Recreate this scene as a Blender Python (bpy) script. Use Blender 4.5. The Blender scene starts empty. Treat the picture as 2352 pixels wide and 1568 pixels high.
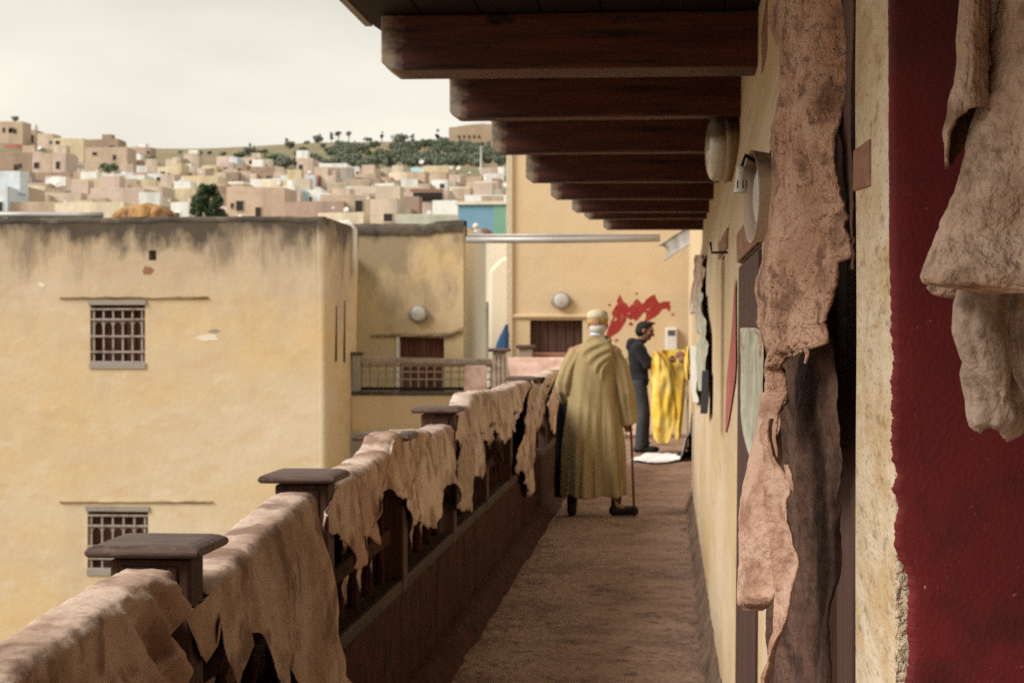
import bpy, math, random
from mathutils import Vector, Matrix, noise

# ------------------------------------------------------------------ camera, sky, sun, exposure
scene = bpy.context.scene
COL = scene.collection
FPX = 4300.0                       # focal length in units of the 2352-wide picture I measured in
YAW = math.atan(0.0835)
PITCH = -math.atan(19 / 4300)
cam_d = bpy.data.cameras.new('camera')
cam_d.sensor_width = 36
cam_d.lens = 36 * FPX / 2352
cam_d.clip_start = 0.05
cam_d.clip_end = 6000
cam_d.dof.use_dof = True
cam_d.dof.focus_distance = 2.75
cam_d.dof.aperture_fstop = 15
cam_d.dof.aperture_blades = 7
cam = bpy.data.objects.new('camera', cam_d)
COL.objects.link(cam)
EYE = Vector((0, 0, 1.5))
cam.location = EYE
cam.rotation_euler = (math.pi / 2 + PITCH, 0, YAW)
scene.camera = cam
CR = cam.rotation_euler.to_matrix()

SUN_EL = math.radians(37)
SUN_AZ = math.radians(240)         # compass-like angle of the sun from +Y, clockwise seen from above
world = bpy.data.worlds.new('World')
scene.world = world
world.use_nodes = True
wn, wl = world.node_tree.nodes, world.node_tree.links
wn.clear()
w_out = wn.new('ShaderNodeOutputWorld')
w_bg = wn.new('ShaderNodeBackground')
w_bg.inputs['Strength'].default_value = 0.1
w_sky = wn.new('ShaderNodeTexSky')
w_sky.sky_type = 'NISHITA'
w_sky.sun_disc = False
w_sky.sun_elevation = SUN_EL
w_sky.sun_rotation = SUN_AZ
w_tc = wn.new('ShaderNodeTexCoord')
w_map = wn.new('ShaderNodeMapping')
w_map.inputs['Scale'].default_value = (1.6, 1.6, 5.5)
w_map.inputs['Location'].default_value = (0.35, 0.1, 0.2)
w_noise = wn.new('ShaderNodeTexNoise')
w_noise.inputs['Scale'].default_value = 1.7
w_noise.inputs['Detail'].default_value = 6
w_noise.inputs['Roughness'].default_value = 0.5
w_ramp = wn.new('ShaderNodeValToRGB')
w_ramp.color_ramp.elements[0].position = 0.30
w_ramp.color_ramp.elements[0].color = (5.5, 5.15, 4.55, 1)
w_ramp.color_ramp.elements[1].position = 0.62
w_ramp.color_ramp.elements[1].color = (7.5, 7.15, 6.2, 1)
w_mix = wn.new('ShaderNodeMixRGB')
w_mix.inputs[0].default_value = 0.96
wl.new(w_tc.outputs['Generated'], w_map.inputs['Vector'])
wl.new(w_map.outputs['Vector'], w_noise.inputs['Vector'])
wl.new(w_noise.outputs['Fac'], w_ramp.inputs['Fac'])
wl.new(w_sky.outputs['Color'], w_mix.inputs[1])
wl.new(w_ramp.outputs['Color'], w_mix.inputs[2])
wl.new(w_mix.outputs['Color'], w_bg.inputs['Color'])
wl.new(w_bg.outputs['Background'], w_out.inputs['Surface'])

sun_d = bpy.data.lights.new('sun', 'SUN')
sun_d.energy = 3.0
sun_d.angle = math.radians(28)
sun_d.color = (1.0, 0.96, 0.90)
sun = bpy.data.objects.new('sun', sun_d)
COL.objects.link(sun)
sun_from = Vector((math.sin(SUN_AZ) * math.cos(SUN_EL), math.cos(SUN_AZ) * math.cos(SUN_EL), math.sin(SUN_EL)))
sun.rotation_euler = sun_from.to_track_quat('Z', 'Y').to_euler()
sun.location = sun_from * 40

scene.view_settings.view_transform = 'Standard'
scene.view_settings.look = 'None'
scene.view_settings.gamma = 1
scene.view_settings.use_curve_mapping = False
scene.view_settings.exposure = 0.40
scene.render.engine = 'CYCLES'
scene.cycles.max_bounces = 5
scene.cycles.diffuse_bounces = 3
scene.cycles.use_denoising = False

# ------------------------------------------------------------------ helpers
R = random.Random(7)

def ray(x, y):
    return CR @ Vector(((x - 1176) / FPX, (784 - y) / FPX, -1))
def PY(x, y, Y):                    # point seen at (x, y) that lies at depth Y
    d = ray(x, y); return EYE + d * (Y / d.y)
def PX(x, y, X):                    # ... that lies on the plane X
    d = ray(x, y); return EYE + d * (X / d.x)
def PZ(x, y, Z):
    d = ray(x, y); return EYE + d * ((Z - EYE.z) / d.z)
def pix(p):
    q = CR.transposed() @ (Vector(p) - EYE)
    return 1176 + FPX * q.x / -q.z, 784 - FPX * q.y / -q.z
def lerp(a, b, t): return a + (b - a) * t
def smooth(t):
    t = max(0, min(1, t)); return t * t * (3 - 2 * t)
def interp(tab, x):
    if x <= tab[0][0]: return tab[0][1]
    for (a, b), (c, d) in zip(tab, tab[1:]):
        if x <= c: return lerp(b, d, (x - a) / (c - a)) if c > a else d
    return tab[-1][1]
def nz(x, y=0, z=0): return noise.noise(Vector((x, y, z)))

class MB:
    def __init__(s): s.v = []; s.f = []
    def add(s, vs, fs):
        o = len(s.v); s.v += [tuple(p) for p in vs]; s.f += [tuple(i + o for i in f) for f in fs]; return s
    def box(s, x0, x1, y0, y1, z0, z1):
        return s.add([(x0,y0,z0),(x1,y0,z0),(x1,y1,z0),(x0,y1,z0),(x0,y0,z1),(x1,y0,z1),(x1,y1,z1),(x0,y1,z1)],
                     [(0,3,2,1),(4,5,6,7),(0,1,5,4),(1,2,6,5),(2,3,7,6),(3,0,4,7)])
    def bar(s, a, b, w, h, up=(0,0,1)):      # a box-section bar from a to b
        a = Vector(a); b = Vector(b); d = (b - a).normalized(); side = d.cross(Vector(up))
        if side.length < 1e-5: side = Vector((1,0,0))
        side = side.normalized() * w / 2; u = side.cross(d).normalized() * h / 2
        vs = [a-side-u, a+side-u, a+side+u, a-side+u, b-side-u, b+side-u, b+side+u, b-side+u]
        return s.add(vs, [(0,3,2,1),(4,5,6,7),(0,1,5,4),(1,2,6,5),(2,3,7,6),(3,0,4,7)])
    def prism(s, pts, off):                  # outline extruded by off
        off = Vector(off); n = len(pts); a = [Vector(p) for p in pts]
        return s.add(a + [p + off for p in a], [tuple(range(n))[::-1], tuple(range(n, 2*n))] + [(i, (i+1) % n, n + (i+1) % n, n + i) for i in range(n)])
    def rings(s, rs, caps=True):             # loft through rings with the same number of points
        n = len(rs[0]); vs = [p for r in rs for p in r]; fs = []
        for k in range(len(rs) - 1):
            for i in range(n):
                j = (i + 1) % n; fs.append((k*n+i, k*n+j, (k+1)*n+j, (k+1)*n+i))
        if caps: fs += [tuple(range(n))[::-1], tuple(range((len(rs)-1)*n, len(rs)*n))]
        return s.add(vs, fs)
    def tube(s, pts, rad, n=10, flat=1.0):
        pts = [Vector(p) for p in pts]; rs = []
        if not isinstance(rad, (list, tuple)): rad = [rad] * len(pts)
        ref = Vector((0.31, 0.17, 0.93))
        for i, p in enumerate(pts):
            d = (pts[min(i+1, len(pts)-1)] - pts[max(i-1, 0)]).normalized()
            if abs(d.dot(ref)) > 0.97: ref = Vector((1, 0.1, 0))
            a = d.cross(ref).normalized(); b = d.cross(a)
            rs.append([p + (a * math.cos(t) + b * math.sin(t) * flat) * rad[i] for t in [2*math.pi*k/n for k in range(n)]])
        return s.rings(rs)
    def ell(s, c, r, n=12, m=8, rot=None):
        c = Vector(c); rs = []
        for k in range(1, m):
            a = math.pi * k / m
            ring = []
            for i in range(n):
                t = 2 * math.pi * i / n
                q = Vector((math.sin(a) * math.cos(t) * r[0], math.sin(a) * math.sin(t) * r[1], -math.cos(a) * r[2]))
                ring.append(c + (rot @ q if rot else q))
            rs.append(ring)
        return s.rings(rs)
    def capsule(s, a, b, ra, rb, n=12):
        a = Vector(a); b = Vector(b); d = (b - a).normalized(); L = (b - a).length
        pts, rad = [], []
        for k in range(1, 4): t = math.pi / 2 * k / 4; pts.append(a - d * ra * math.cos(t)); rad.append(ra * math.sin(t))
        for k in range(5): pts.append(a + (b - a) * k / 4); rad.append(lerp(ra, rb, k / 4))
        for k in range(1, 4): t = math.pi / 2 * k / 4; pts.append(b + d * rb * math.sin(t)); rad.append(rb * math.cos(t))
        return s.tube(pts, rad, n)
    def lathe(s, prof, c, axis, n=32):       # prof: (radius, distance along axis)
        c = Vector(c); ax = Vector(axis).normalized()
        a = ax.orthogonal().normalized(); b = ax.cross(a)
        return s.rings([[c + ax * h + (a * math.cos(2*math.pi*i/n) + b * math.sin(2*math.pi*i/n)) * max(r, 1e-4) for i in range(n)] for r, h in prof])
    def grid(s, pts):                        # pts[row][col]
        m = len(pts[0]); vs = [p for r in pts for p in r]
        return s.add(vs, [(k*m+i, k*m+i+1, (k+1)*m+i+1, (k+1)*m+i) for k in range(len(pts)-1) for i in range(m-1)])
    def mesh(s, name, sm=False):
        me = bpy.data.meshes.new(name); me.from_pydata(s.v, [], s.f); me.update()
        if sm: me.polygons.foreach_set('use_smooth', [True] * len(me.polygons))
        return me
    def build(s, name, m, parent=None, sm=False, bevel=0, seg=2, solid=0, remesh=0, sub=0, loc=None, local=False):
        if loc is not None:
            L = Vector(loc); s.v = [tuple(Vector(p) - L) for p in s.v]
        me = s.mesh(name, sm)
        if m: me.materials.append(m)
        o = bpy.data.objects.new(name, me); COL.objects.link(o)
        if loc is not None: o.location = loc
        if parent:
            o.parent = parent
            if not local: o.matrix_parent_inverse = wmat(parent).inverted()
        if remesh:
            d = o.modifiers.new('r', 'REMESH'); d.mode = 'VOXEL'; d.voxel_size = remesh; d.use_smooth_shade = True
            d = o.modifiers.new('s', 'SMOOTH'); d.iterations = 3; d.factor = 0.5
        if bevel:
            d = o.modifiers.new('b', 'BEVEL'); d.width = bevel; d.segments = seg; d.limit_method = 'ANGLE'
        if solid:
            d = o.modifiers.new('t', 'SOLIDIFY'); d.thickness = solid; d.offset = 0
        if sub:
            d = o.modifiers.new('u', 'SUBSURF'); d.levels = sub; d.render_levels = sub
        return o

def wmat(o):                                  # world matrix without waiting for the depsgraph
    return o.matrix_basis.copy() if not o.parent else wmat(o.parent) @ o.matrix_parent_inverse @ o.matrix_basis
def tag(o, label, cat, group=None, kind=None):
    if label: o['label'] = label
    if cat: o['category'] = cat
    if group: o['group'] = group
    if kind: o['kind'] = kind
    return o
def struct(o, kind='structure'):
    o['kind'] = kind; return o
def empty(name, loc=(0, 0, 0), rz=0):
    o = bpy.data.objects.new(name, None); COL.objects.link(o); o.location = loc; o.rotation_euler = (0, 0, rz); o.empty_display_size = 0.1; return o

def holed_wall(mb, u0, u1, w0, w1, holes, depth, mp, levels=()):
    """wall in (u, w) with rectangular holes (u0,u1,w0,w1); mp(u, w, d) -> point, d=0 front, d=depth back"""
    us = sorted({u0, u1, *[h[0] for h in holes], *[h[1] for h in holes]})
    ws = sorted({w0, w1, *levels, *[h[2] for h in holes], *[h[3] for h in holes]})
    us = [u for u in us if u0 <= u <= u1]; ws = [w for w in ws if w0 <= w <= w1]
    def solid(i, j):
        if i < 0 or j < 0 or i >= len(us) - 1 or j >= len(ws) - 1: return False
        cu = (us[i] + us[i+1]) / 2; cw = (ws[j] + ws[j+1]) / 2
        return not any(h[0] < cu < h[1] and h[2] < cw < h[3] for h in holes)
    idx = {}
    def V(u, w, d):
        k = (round(u, 5), round(w, 5), d)
        if k not in idx: idx[k] = len(mb.v); mb.v.append(tuple(mp(u, w, d)))
        return idx[k]
    for i in range(len(us) - 1):
        for j in range(len(ws) - 1):
            if not solid(i, j): continue
            a, b, c, e = us[i], us[i+1], ws[j], ws[j+1]
            mb.f.append((V(a,c,0), V(b,c,0), V(b,e,0), V(a,e,0)))
            mb.f.append((V(a,c,depth), V(a,e,depth), V(b,e,depth), V(b,c,depth)))
            if not solid(i-1, j): mb.f.append((V(a,c,depth), V(a,c,0), V(a,e,0), V(a,e,depth)))
            if not solid(i+1, j): mb.f.append((V(b,c,0), V(b,c,depth), V(b,e,depth), V(b,e,0)))
            if not solid(i, j-1): mb.f.append((V(a,c,0), V(a,c,depth), V(b,c,depth), V(b,c,0)))
            if not solid(i, j+1): mb.f.append((V(a,e,0), V(b,e,0), V(b,e,depth), V(a,e,depth)))
    return mb

# ------------------------------------------------------------------ materials
MATS = {}
def mat(name, base, layers=(), rough=0.88, bump=None, metal=0.0, spec=0.25, alpha=None, trans=0, sheen=0):
    m = bpy.data.materials.new(name); m.use_nodes = True
    nt = m.node_tree; nd, ln = nt.nodes, nt.links
    b = nd['Principled BSDF']
    b.inputs['Roughness'].default_value = rough
    b.inputs['Metallic'].default_value = metal
    b.inputs['Specular IOR Level'].default_value = spec
    if trans: b.inputs['Transmission Weight'].default_value = trans
    if sheen: b.inputs['Sheen Weight'].default_value = sheen
    tc = nd.new('ShaderNodeTexCoord')
    cur = nd.new('ShaderNodeRGB'); cur.outputs[0].default_value = (*base, 1); cur = cur.outputs[0]
    def noi(scale, detail, off, rgh=0.6):
        mp = nd.new('ShaderNodeMapping')
        sc = scale if isinstance(scale, (tuple, list)) else (scale,) * 3
        mp.inputs['Scale'].default_value = sc
        mp.inputs['Location'].default_value = (off * 3.1, off * 1.7, off * 5.3)
        ln.new(tc.outputs['Object'], mp.inputs['Vector'])
        n = nd.new('ShaderNodeTexNoise'); n.inputs['Scale'].default_value = 1; n.inputs['Detail'].default_value = detail
        n.inputs['Roughness'].default_value = rgh
        ln.new(mp.outputs['Vector'], n.inputs['Vector'])
        return n.outputs['Fac']
    def rng(v, lo, hi, amt):
        r = nd.new('ShaderNodeMapRange'); r.inputs['From Min'].default_value = lo; r.inputs['From Max'].default_value = hi
        r.inputs['To Max'].default_value = amt; ln.new(v, r.inputs['Value']); return r.outputs['Result']
    for i, L in enumerate(layers):
        if L[0] == 'ax':                       # ('ax', axis, colour, a0, a1, noise scale, noise amount, amount)
            _, ax, col, a0, a1, ns, na, amt = L
            sp = nd.new('ShaderNodeSeparateXYZ'); ln.new(tc.outputs['Object'], sp.inputs[0])
            g = nd.new('ShaderNodeMapRange'); g.clamp = False
            g.inputs['From Min'].default_value = a0; g.inputs['From Max'].default_value = a1
            ln.new(sp.outputs['XYZ'.index(ax)], g.inputs['Value'])
            n = noi(ns, 6, i + 1.3, 0.68)
            ma = nd.new('ShaderNodeMath'); ma.operation = 'MULTIPLY_ADD'; ma.inputs[1].default_value = na; ma.inputs[2].default_value = -na / 2
            ln.new(n, ma.inputs[0])
            ad = nd.new('ShaderNodeMath'); ad.operation = 'ADD'; ln.new(ma.outputs[0], ad.inputs[0]); ln.new(g.outputs['Result'], ad.inputs[1])
            f = rng(ad.outputs[0], 0.38, 0.82, amt)
        else:                                  # (colour, scale, lo, hi, amount[, detail])
            col, sc, lo, hi, amt = L[:5]
            f = rng(noi(sc, L[5] if len(L) > 5 else 3, i + 0.4), lo, hi, amt)
        mx = nd.new('ShaderNodeMixRGB'); mx.inputs[2].default_value = (*col, 1)
        ln.new(f, mx.inputs[0]); ln.new(cur, mx.inputs[1]); cur = mx.outputs[0]
    ln.new(cur, b.inputs['Base Color'])
    if bump:
        prev = None
        for (sc, st, dist) in bump:
            bp = nd.new('ShaderNodeBump'); bp.inputs['Strength'].default_value = st; bp.inputs['Distance'].default_value = dist
            ln.new(noi(sc, 3, 9.1), bp.inputs['Height'])
            if prev: ln.new(prev, bp.inputs['Normal'])
            prev = bp.outputs['Normal']
        ln.new(prev, b.inputs['Normal'])
    MATS[name] = m
    return m

MILDEW = (0.062, 0.05, 0.037)
mat('plaster_left', (0.585, 0.46, 0.30), [
    ((0.62, 0.46, 0.25), (0.4, 0.4, 0.9), 0.42, 0.62, 0.9), ((0.62, 0.52, 0.37), (0.3, 0.3, 0.8), 0.46, 0.64, 0.85),
    ((0.55, 0.38, 0.19), (1.5, 1.5, 3), 0.52, 0.68, 0.5), ((0.66, 0.57, 0.43), (2.5, 2.5, 4), 0.55, 0.7, 0.5),
    ((0.40, 0.31, 0.21), (1.3, 1.3, 0.12), 0.55, 0.72, 0.3),
    ('ax', 'Z', (0.44, 0.345, 0.25), 0.2, 3.3, (0.9, 0.9, 0.4), 1.6, 0.75),
    ('ax', 'Z', (0.16, 0.125, 0.09), 2.0, 3.35, (2.1, 2.1, 0.42), 2.6, 0.7),
    ('ax', 'Z', MILDEW, 2.5, 3.12, (1.7, 1.7, 0.9), 2.6, 0.9)], bump=[(3, 0.25, 0.05), (22, 0.2, 0.01)])
mat('plaster_mid', (0.57, 0.445, 0.275), [
    ((0.55, 0.40, 0.25), 0.7, 0.4, 0.65, 0.8), ((0.64, 0.46, 0.20), 0.9, 0.5, 0.7, 0.7),
    ((0.42, 0.31, 0.19), (1.2, 1.2, 0.3), 0.55, 0.75, 0.5),
    ('ax', 'Z', (0.22, 0.17, 0.115), 1.3, 3.5, (1.4, 1.4, 0.7), 2.4, 0.75),
    ('ax', 'Z', MILDEW, 2.9, 3.5, (2.2, 2.2, 1.4), 2.4, 0.9)], bump=[(3, 0.25, 0.05), (22, 0.2, 0.01)])
mat('plaster_end', (0.62, 0.475, 0.30), [
    ((0.67, 0.50, 0.31), 0.6, 0.42, 0.68, 0.8), ((0.59, 0.41, 0.2), 1.5, 0.5, 0.75, 0.5), ((0.70, 0.56, 0.38), 4, 0.6, 0.8, 0.3)],
    bump=[(3, 0.2, 0.05), (24, 0.2, 0.01)])
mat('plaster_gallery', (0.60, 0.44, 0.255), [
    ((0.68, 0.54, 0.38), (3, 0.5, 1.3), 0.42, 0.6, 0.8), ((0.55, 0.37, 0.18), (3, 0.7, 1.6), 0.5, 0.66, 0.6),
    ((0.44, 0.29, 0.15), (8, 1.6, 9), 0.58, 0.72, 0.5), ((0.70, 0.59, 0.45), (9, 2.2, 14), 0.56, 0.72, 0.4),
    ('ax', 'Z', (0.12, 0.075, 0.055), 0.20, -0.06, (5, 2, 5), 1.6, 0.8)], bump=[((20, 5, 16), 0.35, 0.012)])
mat('plaster_pilaster', (0.60, 0.46, 0.295), [
    ((0.70, 0.585, 0.44), (9, 2.2, 7), 0.42, 0.6, 0.9), ((0.53, 0.36, 0.175), (14, 3.5, 8), 0.5, 0.64, 0.75),
    ((0.32, 0.20, 0.11), (70, 12, 45), 0.57, 0.68, 0.65), ((0.24, 0.16, 0.10), (170, 40, 150), 0.58, 0.68, 0.65), ((0.74, 0.66, 0.53), (40, 7, 30), 0.55, 0.7, 0.5),
    ('ax', 'Z', (0.44, 0.29, 0.13), 1.4, 2.2, (14, 5, 9), 1.5, 0.65)], bump=[((50, 12, 40), 0.7, 0.01)])
mat('ridge_plaster', (0.42, 0.31, 0.19), [((0.16, 0.11, 0.07), (1.6, 9, 9), 0.46, 0.6, 0.85), ((0.58, 0.46, 0.30), (2.4, 9, 9), 0.52, 0.66, 0.7)], rough=0.95)  # dark tint puts the ridges' shadow line and dirt into the colour
mat('dirty_mortar', (0.20, 0.13, 0.09), [((0.09, 0.055, 0.04), 12, 0.45, 0.66, 0.9), ((0.32, 0.22, 0.15), 7, 0.52, 0.7, 0.7)], bump=[(30, 0.8, 0.02)])
mat('mortar', (0.68, 0.56, 0.40), [((0.24, 0.17, 0.11), 90, 0.57, 0.68, 0.7), ((0.66, 0.56, 0.42), 55, 0.52, 0.7, 0.7), ((0.34, 0.12, 0.08), 40, 0.6, 0.75, 0.5)],
    bump=[(60, 0.9, 0.02), (170, 0.6, 0.008)])
mat('red_plaster', (0.135, 0.013, 0.016), [
    ((0.19, 0.02, 0.02), 5, 0.4, 0.7, 0.8), ((0.07, 0.013, 0.014), 12, 0.5, 0.72, 0.8), ((0.30, 0.10, 0.07), 160, 0.68, 0.76, 0.8),
    ((0.5, 0.36, 0.26), 75, 0.745, 0.77, 0.9), ('ax', 'Z', (0.05, 0.02, 0.018), 1.55, 2.0, 9, 1.5, 0.6)],
    rough=0.7, bump=[(160, 0.3, 0.004)], spec=0.25)
mat('red_paint', (0.32, 0.035, 0.028), [((0.40, 0.08, 0.06), 5, 0.5, 0.7, 0.8), ((0.58, 0.40, 0.24), 14, 0.63, 0.7, 0.9)])
mat('faded_red_paint', (0.42, 0.12, 0.10), [((0.5, 0.25, 0.17), (30, 14, 4), 0.5, 0.7, 0.8), ((0.36, 0.07, 0.06), 9, 0.5, 0.7, 0.8)])
mat('wood_rail', (0.0330, 0.0156, 0.0120), [
    ((0.0600, 0.0300, 0.0216), (14, 3, 14), 0.42, 0.68, 0.8), ((0.0180, 0.0084, 0.0072), (40, 5, 40), 0.5, 0.7, 0.7), ((0.1140, 0.0780, 0.0600), 60, 0.66, 0.8, 0.5)],
    rough=0.7, bump=[((50, 6, 50), 0.3, 0.006), (14, 0.25, 0.02)], spec=0.2)
mat('wood_post', (0.062, 0.027, 0.019), [
    ((0.10, 0.046, 0.032), (24, 24, 3), 0.42, 0.66, 0.8), ((0.02, 0.010, 0.008), (60, 60, 4), 0.5, 0.68, 0.8), ((0.17, 0.10, 0.075), 60, 0.6, 0.75, 0.4)],
    rough=0.7, bump=[((60, 60, 5), 0.4, 0.008)], spec=0.2)
mat('wood_cap', (0.085, 0.046, 0.035), [
    ((0.14, 0.085, 0.066), (5, 30, 30), 0.42, 0.66, 0.8), ((0.03, 0.016, 0.013), (7, 60, 60), 0.5, 0.68, 0.8), ((0.22, 0.15, 0.115), 40, 0.57, 0.75, 0.5)],
    rough=0.55, bump=[((8, 70, 70), 0.5, 0.006)], spec=0.35)
mat('wood_panel', (0.046, 0.0165, 0.0125), [((0.075, 0.027, 0.019), (14, 5, 4), 0.42, 0.64, 0.8), ((0.014, 0.008, 0.007), (22, 12, 7), 0.5, 0.66, 0.8)],
    rough=0.85, bump=[((16, 16, 8), 0.5, 0.012)], spec=0.08)
mat('wood_beam', (0.060, 0.0135, 0.007), [
    ((0.105, 0.026, 0.011), (1.3, 30, 20), 0.42, 0.62, 0.85), ((0.014, 0.005, 0.004), (2.4, 50, 40), 0.52, 0.66, 0.85), ((0.006, 0.003, 0.003), (5, 9, 9), 0.64, 0.68, 0.95), ((0.15, 0.05, 0.025), (2, 90, 60), 0.6, 0.72, 0.5),
    ('ax', 'X', (0.30, 0.24, 0.18), 0.13, -0.02, (9, 16, 16), 1.7, 0.9)], rough=0.55, bump=[((5, 70, 60), 0.45, 0.006)], spec=0.3)
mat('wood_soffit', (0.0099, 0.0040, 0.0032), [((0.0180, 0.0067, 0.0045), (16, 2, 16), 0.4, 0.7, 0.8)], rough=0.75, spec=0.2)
mat('wood_door', (0.115, 0.040, 0.024), [
    ((0.17, 0.07, 0.042), (9, 9, 1.4), 0.42, 0.68, 0.9), ((0.045, 0.018, 0.013), (16, 16, 2), 0.52, 0.72, 0.8)], rough=0.75, bump=[((20, 20, 2), 0.4, 0.012)])
mat('wood_dark_door', (0.085, 0.042, 0.032), [
    ((0.12, 0.062, 0.05), (20, 20, 1.6), 0.42, 0.68, 0.8), ((0.035, 0.018, 0.015), (40, 40, 2), 0.52, 0.72, 0.7)], rough=0.75, bump=[((50, 50, 3), 0.3, 0.006)])
mat('wood_lintel', (0.27, 0.125, 0.075), [((0.36, 0.19, 0.12), (30, 5, 30), 0.4, 0.68, 0.8), ((0.12, 0.05, 0.035), (50, 9, 50), 0.52, 0.72, 0.8)], rough=0.75, bump=[((60, 8, 60), 0.4, 0.006)])
mat('wood_shutter', (0.075, 0.028, 0.019), [((0.12, 0.05, 0.034), (9, 9, 1.4), 0.45, 0.66, 0.8), ((0.03, 0.012, 0.009), (16, 16, 2), 0.5, 0.66, 0.8)], rough=0.8)
mat('black_hole', (0.012, 0.010, 0.010), rough=0.95, spec=0.05)
mat('iron_grille', (0.34, 0.30, 0.27), [((0.16, 0.10, 0.07), 9, 0.5, 0.7, 0.8)], rough=0.7, spec=0.3)
mat('iron_rail', (0.28, 0.235, 0.18), [((0.13, 0.09, 0.065), 6, 0.5, 0.7, 0.7)], rough=0.8)
mat('weathered_wood', (0.30, 0.235, 0.19), [((0.20, 0.14, 0.105), (6, 6, 12), 0.45, 0.66, 0.8), ((0.42, 0.35, 0.29), 9, 0.52, 0.7, 0.6)], rough=0.85)
mat('zinc', (0.42, 0.40, 0.38), [((0.26, 0.23, 0.2), (1, 8, 8), 0.45, 0.7, 0.8), ((0.6, 0.58, 0.55), 3, 0.55, 0.75, 0.6)], rough=0.45, metal=0.3)
mat('white_paint', (0.74, 0.70, 0.62), [((0.5, 0.44, 0.35), 7, 0.52, 0.75, 0.6)], rough=0.6)
mat('cream_render', (0.74, 0.68, 0.55), [((0.62, 0.54, 0.42), 1.2, 0.5, 0.75, 0.6)])
mat('floor', (0.29, 0.182, 0.133), [
    ((0.37, 0.24, 0.175), 2.0, 0.42, 0.6, 0.8), ((0.19, 0.115, 0.088), 3.1, 0.5, 0.62, 0.8),
    ((0.085, 0.053, 0.045), 9, 0.60, 0.66, 0.85), ((0.43, 0.30, 0.22), 30, 0.55, 0.7, 0.6), ((0.12, 0.075, 0.06), 55, 0.57, 0.7, 0.7)],
    rough=0.95, bump=[(14, 0.9, 0.05)])
mat('courtyard', (0.34, 0.26, 0.18), [((0.24, 0.17, 0.11), 0.6, 0.45, 0.7, 0.8)], rough=0.95)
mat('hill_earth', (0.25, 0.185, 0.115), [((0.16, 0.155, 0.075), 0.014, 0.4, 0.62, 0.9), ((0.32, 0.24, 0.16), 0.05, 0.5, 0.72, 0.7), ((0.11, 0.12, 0.06), 0.11, 0.56, 0.7, 0.7)], rough=0.95)

def hide_mat(name, c, light, dark, k=1.0, depth=1.0):
    return mat(name, c, [(light, 5 * k, 0.45, 0.56, 0.95), (dark, 8 * k, 0.51, 0.61, 0.8), (light, 15 * k, 0.52, 0.7, 0.4), (dark, 75 * k, 0.58, 0.74, 0.6)],
               rough=0.82, bump=[(34 * k, 0.9 * depth, 0.016)], spec=0.2)
hide_mat('hide_rough', (0.41, 0.225, 0.148), (0.54, 0.335, 0.235), (0.17, 0.085, 0.055), 1.7, 1.3)
hide_mat('hide_pink', (0.44, 0.26, 0.18), (0.54, 0.35, 0.26), (0.30, 0.16, 0.105), 2.2, 0.6)
hide_mat('hide_grey', (0.42, 0.275, 0.195), (0.53, 0.375, 0.28), (0.20, 0.12, 0.082), 1.6, 1.0)
hide_mat('hide_pale', (0.40, 0.295, 0.235), (0.50, 0.385, 0.31), (0.24, 0.16, 0.12), 2.0, 0.5)
hide_mat('hide_rail', (0.43, 0.29, 0.215), (0.60, 0.45, 0.36), (0.20, 0.115, 0.08), 0.7, 0.35)
hide_mat('hide_rail_warm', (0.47, 0.315, 0.23), (0.64, 0.50, 0.405), (0.22, 0.125, 0.08), 0.9, 0.35)
hide_mat('hide_rail_light', (0.53, 0.39, 0.32), (0.68, 0.54, 0.46), (0.27, 0.17, 0.125), 0.8, 0.3)
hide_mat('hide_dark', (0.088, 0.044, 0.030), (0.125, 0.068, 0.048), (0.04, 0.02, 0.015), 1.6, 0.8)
hide_mat('hide_far_pink', (0.62, 0.43, 0.36), (0.68, 0.50, 0.43), (0.52, 0.33, 0.26), 0.6, 0.2)
hide_mat('hide_yellow', (0.78, 0.51, 0.07), (0.82, 0.60, 0.17), (0.70, 0.37, 0.04), 0.5, 0.15)
hide_mat('hide_ochre', (0.30, 0.16, 0.07), (0.42, 0.24, 0.10), (0.12, 0.06, 0.035), 0.4, 0.5)
hide_mat('hide_green_grey', (0.42, 0.40, 0.30), (0.52, 0.50, 0.40), (0.32, 0.29, 0.21), 1.4, 0.4)
mat('skin', (0.36, 0.19, 0.12), [((0.28, 0.13, 0.08), 20, 0.45, 0.7, 0.6)], rough=0.6)
mat('skin_dark', (0.24, 0.115, 0.07), [((0.18, 0.08, 0.05), 20, 0.45, 0.7, 0.6)], rough=0.6)
mat('robe', (0.33, 0.245, 0.118), [((0.40, 0.31, 0.16), 4, 0.4, 0.65, 0.8), ((0.20, 0.145, 0.065), (9, 9, 2), 0.52, 0.72, 0.7)], rough=0.95, bump=[(180, 0.25, 0.002)], sheen=0.15)
mat('cap_knit', (0.60, 0.53, 0.38), [((0.38, 0.30, 0.16), 40, 0.5, 0.7, 0.7)], rough=0.95, bump=[(140, 0.6, 0.004)])
mat('cap_band', (0.46, 0.29, 0.09), [((0.30, 0.18, 0.05), 50, 0.5, 0.7, 0.7)], rough=0.95, bump=[(140, 0.6, 0.004)])
mat('collar_blue', (0.50, 0.55, 0.72), rough=0.8)
mat('white_hair', (0.55, 0.52, 0.47), rough=0.9)
mat('black_cloth', (0.014, 0.013, 0.016), [((0.024, 0.022, 0.026), 9, 0.45, 0.7, 0.8)], rough=0.95, sheen=0.05)
mat('jeans', (0.045, 0.047, 0.05), [((0.075, 0.077, 0.08), 7, 0.45, 0.7, 0.8)], rough=0.95)
mat('black_shoe', (0.012, 0.011, 0.011), rough=0.6)
mat('black_hair', (0.010, 0.008, 0.008), [((0.022, 0.018, 0.016), 60, 0.45, 0.7, 0.8)], rough=0.7, bump=[(120, 0.8, 0.006)])
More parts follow.
